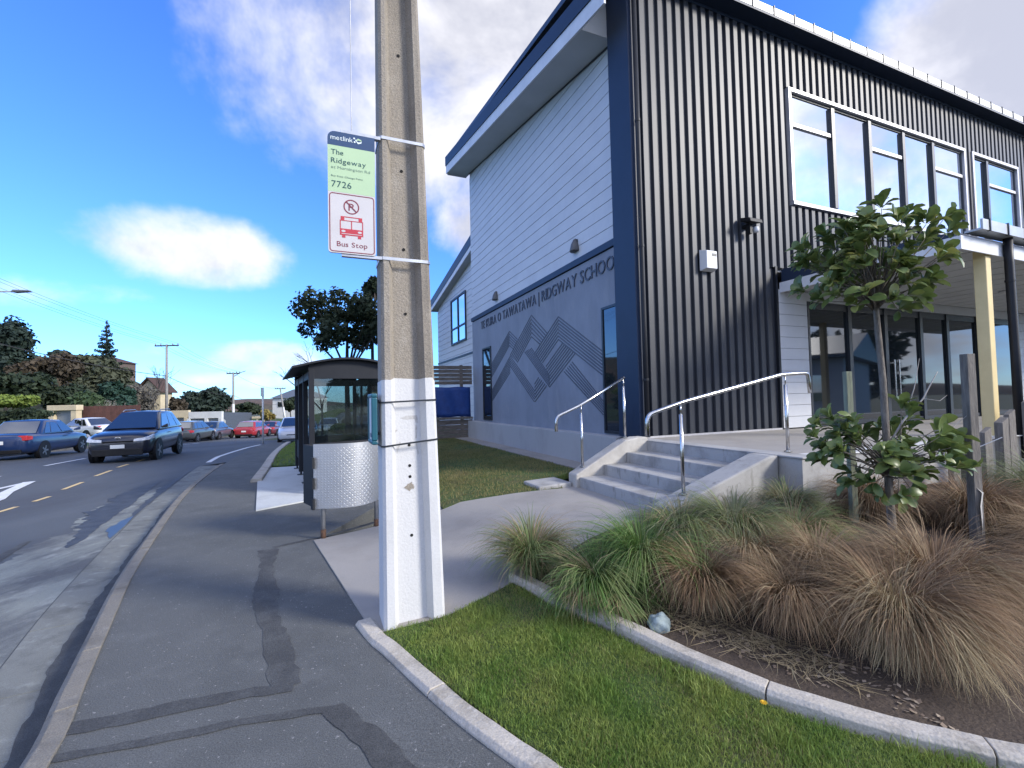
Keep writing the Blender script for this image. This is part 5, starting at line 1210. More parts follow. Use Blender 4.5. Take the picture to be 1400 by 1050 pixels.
leaf_me = [make_leaf(leaf_m, 1.0), make_leaf(leaf_m, -.6), make_leaf(leaf_m, 1.8), make_leaf(leaf_y, 1.2)]
TX, TY = 3.30, 4.05; TZ = zbed(TX, TY)
tree = thing('young_tree', (TX, TY, TZ), 'young tree with large glossy leaves and a pale slim trunk in the planting bed', 'tree')
def T3(px, py, Y=TY): q = at(px, py, Y); return (q.x, q.y, q.z)
trunk_pts = [(TX, TY, TZ - .1), T3(1222, 740), T3(1216, 680), T3(1212, 600), T3(1207, 520), T3(1200, 450), T3(1196, 400), T3(1193, 340)]
trunk = MB().tube(trunk_pts, [.038, .034, .031, .028, .026, .024, .020, .010], 12).build('trunk', bark_m, tree, smooth=True)
def rosettes(center, rad, n, seed, low=-1.0):
    rg = random.Random(seed); out = []
    while len(out) < n:
        p = Vector((rg.uniform(-1, 1), rg.uniform(-1, 1), rg.uniform(low, 1)))
        if .12 < p.length < 1.0: out.append(Vector((center[0] + p.x * rad[0], center[1] + p.y * rad[1], center[2] + p.z * rad[2])))
    return out
up_c = T3(1192, 358); lo_c = T3(1208, 626)
crowns = []
def crown(name, clusters, fork, seed, leaves_per, yellow):
    rg = random.Random(seed)
    br = MB()
    for c in clusters:
        f = Vector(fork) + Vector((rg.uniform(-.02, .02), rg.uniform(-.02, .02), rg.uniform(-.08, .05))); mid = f.lerp(c, .5) + Vector((rg.uniform(-.05, .05), rg.uniform(-.05, .05), rg.uniform(-.02, .08)))
        br.tube([f, mid, c], [.008, .005, .0025], 5)
    cr_o = br.build(name, bark_m, tree, smooth=True); items = []
    for c in clusters:
        d0 = (c - Vector(fork)); d0.z = d0.z * .6 + .12; d0.normalize(); k = rg.randint(*leaves_per)
        for i in range(k):
            az = i * 2.4 + rg.uniform(-.4, .4); tilt = rg.uniform(.15, 1.25)
            ref = Vector((0, 0, 1)) if abs(d0.z) < .9 else Vector((1, 0, 0)); a = d0.cross(ref).normalized(); b = d0.cross(a)
            fwd = (d0 * math.cos(tilt) + (a * math.cos(az) + b * math.sin(az)) * math.sin(tilt)).normalized()
            nrm = (d0 * math.sin(tilt) - (a * math.cos(az) + b * math.sin(az)) * math.cos(tilt) + Vector((0, 0, .7)))
            s_ax = nrm.cross(fwd).normalized(); n_ax = fwd.cross(s_ax)
            M_ = Matrix((fwd, s_ax, n_ax)).transposed().to_4x4(); sc = rg.uniform(.55, 1.12); M_ = M_ @ Matrix.Diagonal((sc, sc * rg.uniform(.85, 1.1), sc, 1)); M_.translation = c + fwd * .01 - Vector(WL[tree.name])
            items.append((M_, 3 if rg.random() < yellow else rg.choice([0, 0, 1, 2])))
    return cr_o, items
c1 = rosettes(up_c, (.60, .46, .34), 84, 3, -.9) + [Vector(T3(1290, 300)), Vector(T3(1295, 318)), Vector(T3(1205, 285)), Vector(T3(1100, 400)), Vector(T3(1105, 360)), Vector(T3(1100, 345)), Vector(T3(1235, 300))] + [Vector(T3(a_, b_, TY + c_)) for a_, b_, c_ in ((1150, 405, -.15), (1172, 418, -.2), (1216, 414, -.22), (1240, 404, -.1), (1128, 412, 0), (1262, 390, -.1), (1228, 424, .1), (1160, 398, .2), (1185, 405, -.28), (1205, 398, .25), (1250, 412, .05), (1140, 392, -.25))]
c2 = rosettes(lo_c, (.54, .42, .36), 54, 5) + [Vector(T3(1140, 575)), Vector(T3(1125, 585)), Vector(T3(1150, 600)), Vector(T3(1120, 600)), Vector(T3(1232, 560)), Vector(T3(1300, 600)), Vector(T3(1240, 575)), Vector(T3(1210, 672)), Vector(T3(1245, 668)), Vector(T3(1170, 660)), Vector(T3(1160, 590))]
o1, it1 = crown('crown', c1, T3(1197, 415), 8, (7, 11), .30); o2, it2 = crown('crown', c2, T3(1212, 640), 9, (6, 10), .12)
# leaves: the 300 largest in view stand as their own pieces, the rest are joined
def place_leaves(crown_o, items, quota):
    items = sorted(items, key=lambda it: it[0].translation.y + .2 * random.random())
    for M_, k in items[:quota]:
        o = bpy.data.objects.new('leaf', leaf_me[k]); COL.objects.link(o); o.parent = crown_o; o.matrix_local = M_
    V = []; F = []; 
    for M_, k in items[quota:]:
        b = len(V); V += [tuple(M_ @ v.co) for v in leaf_me[0].vertices]; F += [tuple(b + i for i in p.vertices) for p in leaf_me[0].polygons]
    if V:
        o = link_mesh('foliage', V, F, leaf_m, crown_o, smooth=True, local=True); o['kind'] = 'stuff'
place_leaves(o1, it1, 190); place_leaves(o2, it2, 110)
dead = MB()
for pts, r in (([(1217, 605), (1235, 575), (1262, 545), (1275, 520), (1282, 508)], .011), ([(1240, 562), (1250, 530), (1257, 490)], .006), ([(1275, 590), (1300, 585), (1320, 570), (1332, 555)], .005), ([(1268, 598), (1290, 590), (1310, 592)], .006), ([(1262, 545), (1285, 548), (1295, 540)], .004)):
    P = [T3(a, b) for a, b in pts]; dead.tube(P, [r * (1 - .75 * i / (len(P) - 1)) for i in range(len(P))], 6)
dead.build('bare_branch', mat('pale_dead_wood', (.40, .37, .34), (.26, .24, .22), rough=.9, scale=20), tree, smooth=True)
# stakes and tie
def stake(px, top, bot, Y, w, m_, label):
    a = at(px, top, Y); zb_ = zbed(a.x, a.y) - .1
    t = thing('tree_stake', (a.x, a.y, zb_), label, 'stake', 'timber stakes around the young tree')
    MB().box(a.x - w / 2, a.x + w / 2, a.y - w / 2, a.y + w / 2, zb_, a.z).build('stake_shaft', m_, t, bevel=.004); return t
stake(1158, 508, 700, 4.6, .058, timber_green, 'green tinted timber stake standing left of the young tree')
sB = stake(1322, 484, 740, 4.05, .072, timber_grey, 'tall grey timber stake standing right of the young tree')
a_ = at(1322, 665, 4.05); wr = MB()
pts = [(a_.x + .042, a_.y - .03, a_.z + .02), (a_.x + .09, a_.y - .05, a_.z - .05), (a_.x + .06, a_.y - .06, a_.z - .16), (a_.x + .075, a_.y - .05, a_.z - .3), (a_.x + .085, a_.y - .04, a_.z - .42)]
for i in range(len(pts) - 1):
    p, q = pts[i], pts[i + 1]; wr.add([(p[0] - .012, p[1], p[2]), (p[0] + .022, p[1] + .02, p[2]), (q[0] + .022, q[1] + .02, q[2]), (q[0] - .012, q[1], q[2])], [(0, 1, 2, 3)])
wo_ = wr.build('loose_tie', mat('tie_fabric', (.45, .44, .42), rough=.9), sB)
tie = MB().tube([T3(1214, 640), T3(1260, 632), T3(1322, 618), T3(1370, 598)], .004, 6).build('tree_tie', galv_m); tag(tie, 'thin tie strung from the young tree past the tall stake', 'tie')
# slanted timber palings along the terrace
for i, (u, top, w, m_) in enumerate([(2.15, .95, .17, timber_grey), (2.42, 1.0, .16, timber_grey), (2.95, 1.06, .18, timber_grey), (3.35, 1.18, .17, timber_grey), (3.62, 1.28, .18, timber_grey), (4.15, 1.44, .20, timber_grey), (4.45, 1.50, .20, timber_grey), (4.80, 1.5, .2, timber_grey), (5.2, 1.52, .2, timber_grey)]):
    t = MB(Bp).prism([(u, .2), (u, top - .05), (u + w, top + .02), (u + w, .2)], 'v', -3.46 - .03 * (i % 2), -3.40).build('timber_paling', m_, bevel=.004)
    names = ['leftmost low timber paling beside the terrace', 'second low timber paling from the left', 'third timber paling from the left along the terrace', 'fourth timber paling from the left along the terrace', 'fifth timber paling, rising with a slanted top', 'sixth timber paling, tall with a slanted top', 'seventh timber paling, tall beside the black downpipe', 'eighth timber paling at the right picture edge', 'last timber paling beyond the picture edge']
    tag(t, names[i], 'paling', 'timber palings along the terrace')
# ------------------------------------------------------------------ cars
def paint(name, c, rough=.28): return mat(name, c, tuple(x * .9 for x in c), rough=rough, scale=2, coat=.8, spec=.5)
head_m = mat('headlamp_lens', (.62, .64, .66), (.45, .47, .5), rough=.12, scale=14, spec=.9); tail_m = mat('taillamp_lens', (.50, .03, .025), (.40, .02, .02), rough=.15, scale=10); plate_m = mat('number_plate', (.66, .67, .66), (.60, .61, .60), rough=.5)
amber_m = mat('amber_lens', (.6, .22, .05), rough=.2)
KINDS = {
 'suv':   dict(L=4.05, W=1.74, H=1.64, belt=1.04, nose=.95, tail=1.02, zb=.24, xb=(-.485, .245), xr=(-.36, .0), wr=.345, axles=(-.305, .300), hr=.64),
 'sedan': dict(L=4.50, W=1.75, H=1.45, belt=.93, nose=.76, tail=.98, zb=.20, xb=(-.325, .215), xr=(-.175, .05), wr=.31, axles=(-.285, .295), hr=.70),
 'hatch': dict(L=4.15, W=1.74, H=1.47, belt=.95, nose=.78, tail=.95, zb=.20, xb=(-.455, .235), xr=(-.33, .05), wr=.31, axles=(-.30, .305), hr=.70),
}
def car(name, x, y, heading, kind, pm, label, rails=False, badge=False, detail=True, z=None):
    K = KINDS[kind]; Lc, W, Hc = K['L'], K['W'], K['H']; hw = W / 2
    zg = (zroad(x, y) + .004) if z is None else z
    t = thing(name, (x, y, zg), label, 'car', 'cars along the street', rz=heading)
    st = [(-.50, .72, K['tail'] - .16, .42), (-.492, .86, K['tail'] - .06, .34), (-.465, .95, K['tail'], .27), (-.38, .99, K['tail'] + .01, .23), (K['xb'][0] + .10, 1.0, K['belt'] + .02, .20), (-.05, 1.0, K['belt'], .20), (.12, 1.0, K['belt'] - .01, .20), (K['xb'][1], 1.0, K['belt'] - .02, .20), (.34, .99, K['nose'] + .08, .21), (.42, .955, K['nose'] + .02, .22), (.465, .89, K['nose'] - .04, .24), (.488, .79, K['nose'] - .12, .27), (.50, .64, K['nose'] - .24, .33)]
    vs = []; 
    for fx, fwid, ztp, zb in st:
        h = hw * fwid; zb = zb + K['zb'] - .20; zm = zb + (ztp - zb) * .55
        half = [(0, zb), (h * .80, zb), (h * .95, zb + .05), (h, zb + (ztp - zb) * .3), (h * 1.0, zm), (h * .975, ztp - .12), (h * .91, ztp - .025), (h * .55, ztp + .012), (0, ztp + .022)]
        ring = half + [(-a, b) for a, b in reversed(half[1:-1])]
        vs += [(fx * Lc, a, b) for a, b in ring]
    n = 16; fs = [(i * n + k, i * n + (k + 1) % n, (i + 1) * n + (k + 1) % n, (i + 1) * n + k) for i in range(len(st) - 1) for k in range(n)]
    fs += [tuple(range(n)), tuple((len(st) - 1) * n + k for k in range(n))]
    body = MB().add(vs, fs).build('body', pm, t, smooth=True, local=True); sb = body.modifiers.new('smooth', 'SUBSURF'); sb.levels = 1; sb.render_levels = 1
    xb0, xb1, xr0, xr1 = K['xb'][0] * Lc, K['xb'][1] * Lc, K['xr'][0] * Lc, K['xr'][1] * Lc; zb_ = K['belt'] - .05; hb = hw * .925; hr = hw * K['hr']; zr = Hc - .035
    vs = [(xb0, -hb, zb_), (xb1, -hb, zb_), (xb1 + .06, 0, zb_), (xb1, hb, zb_), (xb0, hb, zb_), (xb0 - .04, 0, zb_), (xr0, -hr, zr), (xr1, -hr, zr), (xr1 + .05, 0, zr + .03), (xr1, hr, zr), (xr0, hr, zr), (xr0 - .03, 0, zr + .03), ((xr0 + xr1) / 2, -hr * 1.02, zr + .02), ((xr0 + xr1) / 2, 0, zr + .055), ((xr0 + xr1) / 2, hr * 1.02, zr + .02)]
    fs = [(0, 1, 7, 12, 6), (1, 2, 8, 7), (2, 3, 9, 8), (3, 4, 10, 14, 9), (4, 5, 11, 10), (5, 0, 6, 11), (6, 12, 13, 11), (12, 7, 8, 13), (13, 8, 9, 14), (11, 13, 14, 10), (0, 5, 4, 3, 2, 1)]
    cab = MB().add(vs, fs).build('cabin', pm, t, smooth=True, bevel=.075, local=True, seg=4)
    def pane(q, s0, s1, t0, t1, nm, off=.013, m_=car_glass, cut=None):
        q = [Vector(p) for p in q]
        def P(s, tt): return (q[0] * (1 - s) + q[1] * s) * (1 - tt) + (q[3] * (1 - s) + q[2] * s) * tt
        nr = (q[1] - q[0]).cross(q[3] - q[0]).normalized(); c = (q[0] + q[2]) / 2
        if nr.dot(Vector((c.x * .3, c.y, 0))) < 0 and abs(nr.y) > .4: nr = -nr
        if abs(nr.y) <= .4 and nr.x * c.x < 0: nr = -nr
        pts = [P(s0, t0), P(s1, t0), P(s1 if cut is None else cut[1], t1), P(s0 if cut is None else cut[0], t1)]
        a = [p + nr * off for p in pts]; b = [p + nr * (off - .01) for p in pts]
        MB().hexa([tuple(v) for v in b] + [tuple(v) for v in a]).build(nm, m_, t, local=True)
    for sgn in (1, -1):
        q = [(xb1, 0, zb_), (xb1, sgn * hb, zb_), (xr1, sgn * hr, zr), (xr1, 0, zr)]
    wq = [(xb1 + .03, -hb, zb_), (xb1 + .03, hb, zb_), (xr1 + .02, hr, zr + .01), (xr1 + .02, -hr, zr + .01)]; pane(wq, .06, .94, .10, .93, 'windscreen', off=.045)
    rq = [(xb0 - .02, -hb, zb_), (xb0 - .02, hb, zb_), (xr0 - .01, hr, zr + .01), (xr0 - .01, -hr, zr + .01)]; pane(rq, .08, .92, .20 if kind != 'sedan' else .12, .90, 'rear_window', off=.035)
    for sgn in (1, -1):
        q = [(xb0, sgn * hb, zb_), (xb1, sgn * hb, zb_), (xr1, sgn * hr, zr), (xr0, sgn * hr, zr)]
        for a, b in ((.60, .93), (.28, .575), (.09, .255)): pane(q, a, b, .14, .88, 'side_window')
    for sgn in (1, -1):
        for ax in K['axles']:
            c = (ax * Lc, sgn * (hw - .105), K['wr'])
            MB().lathe([(K['wr'] + .05, 0), (K['wr'] + .05, .10 * sgn)], 26, (c[0], sgn * (hw - .096), K['wr'] + .01), 'y').build('wheel_arch', plastic_black, t, local=True)
            w_ = MB().lathe([(K['wr'] * .66, -.10), (K['wr'] * .94, -.10), (K['wr'], -.06), (K['wr'], .06), (K['wr'] * .94, .10), (K['wr'] * .66, .10), (K['wr'] * .64, .05)], 26, c, 'y').build('wheel', rubber_m, t, smooth=False, local=True)
            ry = c[1] + sgn * .085
            rim = MB().lathe([(K['wr'] * .66, 0), (K['wr'] * .66, sgn * .022), (K['wr'] * .56, sgn * .012), (K['wr'] * .52, sgn * -.01)], 24, (c[0], ry, c[2]), 'y')
            for k in range(5):
                a = k * 2 * math.pi / 5; d = Vector((math.cos(a), 0, math.sin(a))); s_ = Vector((-math.sin(a), 0, math.cos(a))) * .035; p = Vector((c[0], ry, c[2])); y1 = Vector((0, sgn * .026, 0))
                e = p + d * K['wr'] * .60
                rim.hexa([tuple(v) for v in (p - s_, e - s_ * .8, e + s_ * .8, p + s_, p - s_ + y1, e - s_ * .8 + y1, e + s_ * .8 + y1, p + s_ + y1)])
            rim.build('rim', alloy_m, w_, local=True)
    xf = .5 * Lc; xk = -.5 * Lc; nz_ = K['nose'] ; tz = K['tail']
    for sgn in (1, -1):
        hl = [(xf + .006, .46, -.02), (xf - .015, .80, .0), (xf - .10, .925, .02), (xf - .40, .985, .06), (xf - .40, .80, .06), (xf - .12, .50, .0)]
        vs = [(a_, sgn * hw * b_, nz_ - .235 + c_ * .8) for a_, b_, c_ in hl] + [(a_ - (.03 if i < 3 else 0), sgn * hw * b_ * (.985 if i in (2, 3) else 1), nz_ - .145 + c_ * 1.5) for i, (a_, b_, c_) in enumerate(hl)]
        MB().add(vs, [(0, 1, 2, 3, 4, 5), (11, 10, 9, 8, 7, 6)] + [(k, (k + 1) % 6, 6 + (k + 1) % 6, 6 + k) for k in range(6)]).build('headlight', head_m, t, local=True, bevel=.012)
        MB().hexa([(xk + .03, sgn * hw * .60, tz - .24), (xk + .02, sgn * hw * .92, tz - .24), (xk + .26, sgn * hw * .995, tz - .22), (xk + .2, sgn * hw * .6, tz - .24), (xk + .05, sgn * hw * .62, tz - .06), (xk + .05, sgn * hw * .92, tz - .06), (xk + .28, sgn * hw * .985, tz - .10), (xk + .2, sgn * hw * .6, tz - .06)]).build('taillight', tail_m, t, local=True, bevel=.02)
        MB().hexa([(xb1 - .25, sgn * (hb + .02), K['belt'] + .02), (xb1 - .12, sgn * (hb + .02), K['belt'] + .02), (xb1 - .10, sgn * (hb + .20), K['belt'] + .04), (xb1 - .24, sgn * (hb + .20), K['belt'] + .04), (xb1 - .25, sgn * (hb + .02), K['belt'] + .08), (xb1 - .12, sgn * (hb + .02), K['belt'] + .08), (xb1 - .10, sgn * (hb + .20), K['belt'] + .17), (xb1 - .24, sgn * (hb + .20), K['belt'] + .17)]).build('mirror', pm if detail else plastic_black, t, local=True, bevel=.02)
        MB().box(-.02 * Lc, .05 * Lc, sgn * (hw + .001) - .006, sgn * (hw + .001) + .006, K['belt'] - .17, K['belt'] - .145).build('door_handle', pm, t, local=True)
        if kind == 'suv': MB().lathe([(.05, -.02), (.05, .02)], 14, (xf - .09, sgn * hw * .74, .50), 'x').build('fog_lamp', head_m, t, local=True)
    MB().hexa([(xf - .04, -hw * .52, nz_ - .40), (xf - .04, hw * .52, nz_ - .40), (xf - .10, hw * .52, nz_ - .40), (xf - .10, -hw * .52, nz_ - .40), (xf + .004, -hw * .44, nz_ - .22), (xf + .004, hw * .44, nz_ - .22), (xf - .10, hw * .44, nz_ - .22), (xf - .10, -hw * .44, nz_ - .22)]).build('grille', plastic_black, t, local=True, bevel=.015)
    MB().box(xf - .05, xf + .006, -hw * .74, hw * .74, .27, nz_ - .47).build('bumper_intake', plastic_black, t, local=True, bevel=.02)
    MB().box(xf + .007, xf + .016, -.18, .18, nz_ - .45, nz_ - .335).build('number_plate', plate_m, t, local=True); MB().box(xk - .012, xk - .002, -.18, .18, tz - .36, tz - .24).build('number_plate', plate_m, t, local=True)
    MB().box(xk - .006, xk + .08, -hw * .75, hw * .75, .28, .42).build('rear_valance', plastic_black, t, local=True, bevel=.02)
    if badge:
        e = MB(); vs = []
        for k in range(16): a = 2 * math.pi * k / 16; vs += [(xf - .010, .075 * math.cos(a), nz_ - .13 + .036 * math.sin(a)), (xf - .004, .062 * math.cos(a), nz_ - .13 + .026 * math.sin(a))]
        e.add(vs, [(2 * k, (2 * k + 2) % 32, (2 * k + 3) % 32, 2 * k + 1) for k in range(16)])
        e.hexa([(xf - .012, -.040, nz_ - .145), (xf - .012, .040, nz_ - .145), (xf - .004, .040, nz_ - .145), (xf - .004, -.040, nz_ - .145), (xf - .012, -.035, nz_ - .115), (xf - .012, .045, nz_ - .115), (xf - .004, .045, nz_ - .115), (xf - .004, -.035, nz_ - .115)])
        e.build('emblem', chrome_m, t, local=True)
    if rails:
        for sgn in (1, -1): MB().tube([(xr1 - .05, sgn * hr * .93, zr + .03), (xr1 - .25, sgn * hr * .95, zr + .085), (xr0 + .25, sgn * hr * .95, zr + .085), (xr0 + .05, sgn * hr * .93, zr + .03)], .018, 8).build('roof_rail', galv_m, t, local=True, smooth=True)
    for sgn in (1, -1): MB().tube([(xr1 + .02, sgn * .05, zr - .05), (xb1 + .10, sgn * .42 - .10, zb_ + .06)], .006, 5)
    return t
def hd(dx, dy): return math.atan2(dy, dx)
car('suv', -13.2, 16.3, hd(-VX, -VY), 'suv', paint('midnight_blue_paint', (.006, .008, .020)), 'dark blue SUV driving towards the camera down the street', rails=True, badge=True)
car('parked_car', -18.95, 18.3, hd(-.34, .94), 'sedan', paint('blue_paint', (.012, .030, .095)), 'blue sedan parked at the far kerb left of the SUV, rear lamps showing')
car('parked_car', -18.05, 13.35, hd(-.34, .94), 'sedan', paint('white_paint', (.62, .63, .64)), 'white car at the left picture edge parked behind the blue sedan')
car('parked_car', -28.9, 31.2, hd(-.93, .25), 'sedan', paint('white_paint', (.62, .63, .64)), 'white car side-on in the driveway in front of the brown fence', z=zt(-28.9, 31.2) + .105)
car('parked_car', -22.75, 32.6, hd(-.22, .975), 'hatch', paint('charcoal_paint', (.055, .06, .062)), 'dark grey hatchback parked at the far kerb before the white garages')
car('parked_car', -24.0, 36.9, hd(-.22, .975), 'sedan', paint('slate_paint', (.07, .09, .115)), 'slate sedan half hidden just beyond the dark grey hatchback')
car('parked_car', -22.9, 40.6, hd(-.15, .99), 'hatch', paint('red_paint', (.30, .022, .03)), 'red hatchback on the road near the thin white pole')
car('parked_car', -24.3, 46.5, hd(-.15, .99), 'sedan', paint('maroon_paint', (.12, .018, .025)), 'dark red car beyond the red hatchback')
car('parked_car', -13.4, 28.2, hd(.42, -.91), 'hatch', paint('white_paint', (.62, .63, .64)), 'white hatchback facing the camera in the parking bay by the shelter')
car('parked_car', -15.2, 33.6, hd(.36, -.93), 'sedan', paint('black_paint', (.014, .015, .018)), 'dark car parked behind the white hatchback in the bay')
car('parked_car', -15.6, 39.0, hd(.33, -.94), 'sedan', paint('silver_paint', (.34, .38, .42)), 'silver blue car farthest back in the parking bay')
# ------------------------------------------------------------------ trees and hedges
def leaf_cards(blobs, n, size, flat=.0, shell=.55):
    w = np.array([b[3] * b[4] * b[5] for b in blobs]) ** (2 / 3); cnt = RNG.multinomial(n, w / w.sum()); Vs = []
    for (cx, cy, cz, rx, ry, rz), k in zip(blobs, cnt):
        d = RNG.normal(size=(k, 3)); d /= np.linalg.norm(d, axis=1)[:, None]; r = shell + (1 - shell) * RNG.random(k) ** .6
        r *= 1 + .12 * np.sin(d[:, 0] * 5 + cx) * np.sin(d[:, 2] * 6 + cz) + .17 * RNG.normal(size=k)
        P = np.array([cx, cy, cz]) + d * r[:, None] * np.array([rx, ry, rz])
        nrm = d * .8 + RNG.normal(size=(k, 3)) * .7 + np.array([0, 0, .35]); nrm /= np.linalg.norm(nrm, axis=1)[:, None]
        a = np.cross(nrm, RNG.normal(size=(k, 3))); a /= np.linalg.norm(a, axis=1)[:, None]; b = np.cross(nrm, a)
        s = size * RNG.uniform(.55, 1.35, k)[:, None]
        Vs.append(np.stack([P - a * s, P - b * s * .55 + nrm * s * .15, P + a * s, P + b * s * .55 + nrm * s * .15], 1).reshape(-1, 3))
    V = np.concatenate(Vs); return V, np.arange(len(V)).reshape(-1, 4)
LEAFC = {'dark': ((.014, .024, .014), (.040, .058, .030)), 'pine': ((.012, .023, .019), (.032, .050, .036)), 'green': ((.026, .052, .024), (.066, .10, .044)), 'olive': ((.036, .046, .028), (.088, .095, .055)), 'brown': ((.036, .030, .020), (.085, .066, .044)), 'lime': ((.085, .135, .020), (.18, .23, .050)), 'gold': ((.15, .12, .03), (.28, .22, .07)), 'grey': ((.075, .070, .060), (.15, .14, .12)), 'blue': ((.014, .040, .030), (.036, .075, .050))}
def leafmat(k): a, b = LEAFC[k]; return mat('foliage_' + k, a, b, rough=.7, scale=.8, island=.5, translucent=.12, spec=.25)
def blob_tree(name, cx, cy, zc, rx, ry, rz, kind, label, n=3500, size=.28, lobes=9, seed=0, trunk=True, group='trees on the far side of the street', cat='tree', spread=.62, small=1.0):
    rg = random.Random(seed * 31 + 5); zb = zt(cx, cy); t = thing(name, (cx, cy, zb), label, cat, group)
    blobs = []
    for i in range(lobes):
        a = rg.uniform(0, 6.28); r = spread * math.sqrt(rg.random()); h = rg.uniform(-.75, .75); k = math.sqrt(max(.1, 1 - h * h)); s = rg.uniform(.28, .5) * small
        blobs.append((cx + rx * r * k * math.cos(a), cy + ry * r * k * math.sin(a), zc + rz * h * .72, rx * s, ry * s, rz * s * rg.uniform(.7, 1.0)))
    V, F = leaf_cards(blobs, n, size); c = link_mesh('crown', V, F, leafmat(kind), t)
    if trunk:
        br = MB(); br.tube([(cx, cy, zb - .3), (cx + rg.uniform(-.2, .2), cy, zb + (zc - zb) * .5), (cx, cy, zc)], [max(.12, rx * .07), max(.09, rx * .05), .05], 8)
        for b in blobs[:6]: br.tube([(cx, cy, zb + (zc - zb) * .55), (b[0], b[1], b[2])], [max(.06, rx * .03), .02], 6)
        br.build('trunk', bark_dark, t, smooth=True)
    return t
def ptree(px, py, rpx, rpy, Y, kind, label, seed, **kw):
    c = at(px, py, Y); s = Y / FOC; rx = rpx * s
    return blob_tree(kw.pop('name', 'tree'), c.x, c.y, c.z, rx, kw.pop('depth', rx), rpy * s, kind, label, seed=seed, **kw)
ptree(10, 480, 34, 50, 58, 'pine', 'tall dark pine at the left picture edge above the hedges', 1, n=7000, size=.33, lobes=16, name='pine_tree')
ptree(66, 512, 40, 34, 52, 'brown', 'reddish brown tree between the pine and the green trees', 2, n=4500, size=.28, lobes=14)
ptree(112, 505, 42, 28, 62, 'olive', 'olive tree below the dark roof ridge on the hillside', 3, n=5000, size=.32, lobes=14)
ptree(150, 522, 34, 36, 50, 'olive', 'dense olive tree below the Norfolk pine', 4, n=5000, size=.27, lobes=14)
ptree(162, 540, 24, 22, 44, 'blue', 'blue-green bushy tree above the brown fence', 5, n=3500, size=.24, lobes=10)
ptree(24, 530, 46, 26, 40, 'dark', 'dark evergreen behind the bright hedge at the left', 6, n=4500, size=.26, lobes=12)
ptree(88, 546, 34, 26, 44, 'dark', 'dark tree behind the cream gateway', 7, n=4000, size=.25, lobes=12)
ptree(126, 552, 26, 20, 42, 'green', 'green shrubby tree left of the brown fence', 8, n=3000, size=.23, lobes=10)
ptree(192, 545, 22, 26, 47, 'grey', 'thin grey leafless tree beside the first power pole', 9, n=1300, size=.16, lobes=12)
ptree(82, 484, 13, 10, 80, 'pine', 'small round dark tree on the hill skyline', 10, n=1500, size=.35, lobes=6)
ptree(246, 562, 18, 24, 54, 'brown', 'brownish bush right of the first power pole', 11, n=1800, size=.25, lobes=8)
ptree(281, 552, 31, 24, 76, 'pine', 'wide dome-shaped dark tree behind the white garages', 12, n=6000, size=.38, lobes=18)
ptree(340, 558, 20, 9, 90, 'dark', 'low dark trees on the ridge beyond the second pole', 13, n=1800, size=.4, lobes=8)
ptree(368, 566, 11, 10, 56, 'gold', 'yellow-green bush beside the small open shed', 14, n=1500, size=.22, lobes=6)
ptree(398, 552, 12, 9, 85, 'dark', 'dark shrubs below the house on the far rise', 15, n=1200, size=.35, lobes=6)
ptree(310, 572, 22, 10, 66, 'dark', 'dark shrubs between the garages and the second pole', 21, n=1600, size=.3, lobes=8)
ptree(20, 549, 28, 11, 29, 'lime', 'bright lime green hedge top at the left edge', 16, n=4200, size=.13, lobes=14, name='hedge', cat='hedge', trunk=False, depth=1.0, spread=.8)
ptree(20, 574, 56, 17, 28, 'dark', 'dark clipped hedge along the far footpath at the left', 17, n=6000, size=.13, lobes=22, name='hedge', cat='hedge', trunk=False, depth=1.0, spread=.9)
ptree(475, 440, 62, 56, 24, 'dark', 'dark wind-bent tree behind the bus shelter', 18, n=6000, size=.13, lobes=34, group='trees behind the bus shelter', spread=.98, small=.62)
ptree(508, 395, 16, 20, 25, 'dark', 'small tree top showing just left of the concrete pole below the sign', 19, n=1500, size=.15, lobes=6, group='trees behind the bus shelter')
ptree(470, 585, 26, 9, 26, 'lime', 'bright green shrub seen through the bus shelter glass', 20, n=2500, size=.14, lobes=8, name='shrub', cat='shrub', trunk=False, group='trees behind the bus shelter')
ptree(560, 560, 60, 40, 34, 'olive', 'olive trees seen behind the bus shelter glass', 22, n=3500, size=.22, lobes=12, group='trees behind the bus shelter')
def bare_tree(px, py, Y, h, label, seed, m_, reach, trunk_from=None, side=None):
    rg = random.Random(seed); b = at(px, py, Y); zb = zt(b.x, b.y); t = thing('bare_tree', (b.x, b.y, zb), label, 'tree', 'leafless trees'); mb = MB()
    def grow(p, d, l, r, n_):
        q = p + d * l; mb.tube([p, p.lerp(q, .5) + Vector((rg.uniform(-.05, .05), rg.uniform(-.05, .05), 0)) * l, q], [r, r * .8, r * .6], 5)
        if n_ == 0: return
        for _ in range(rg.choice([2, 3])):
            e = (d + Vector((rg.uniform(-1, 1), rg.uniform(-1, 1), rg.uniform(-.2, .7))) * .75 + (side or Vector((0, 0, 0)))).normalized(); grow(q, e, l * rg.uniform(.6, .82), r * .6, n_ - 1)
    grow(Vector((b.x, b.y, zb if trunk_from is None else trunk_from)), Vector((0, 0, 1)), h * .33, reach, 5); mb.build('branches', m_, t)
bare_tree(206, 560, 52, 7.4, 'bare branching tree in front of the white gable', 3, bark_dark, .12)
bare_tree(166, 570, 41, 3.2, 'pale bare forked tree rising behind the brown fence', 6, mat('pale_twig', (.28, .26, .22), rough=.9), .07)
bare_tree(440, 520, 24, 5.0, 'bare twigs leaning left out of the dark tree behind the shelter', 12, bark_dark, .07, side=Vector((-.35, 0, .12)))
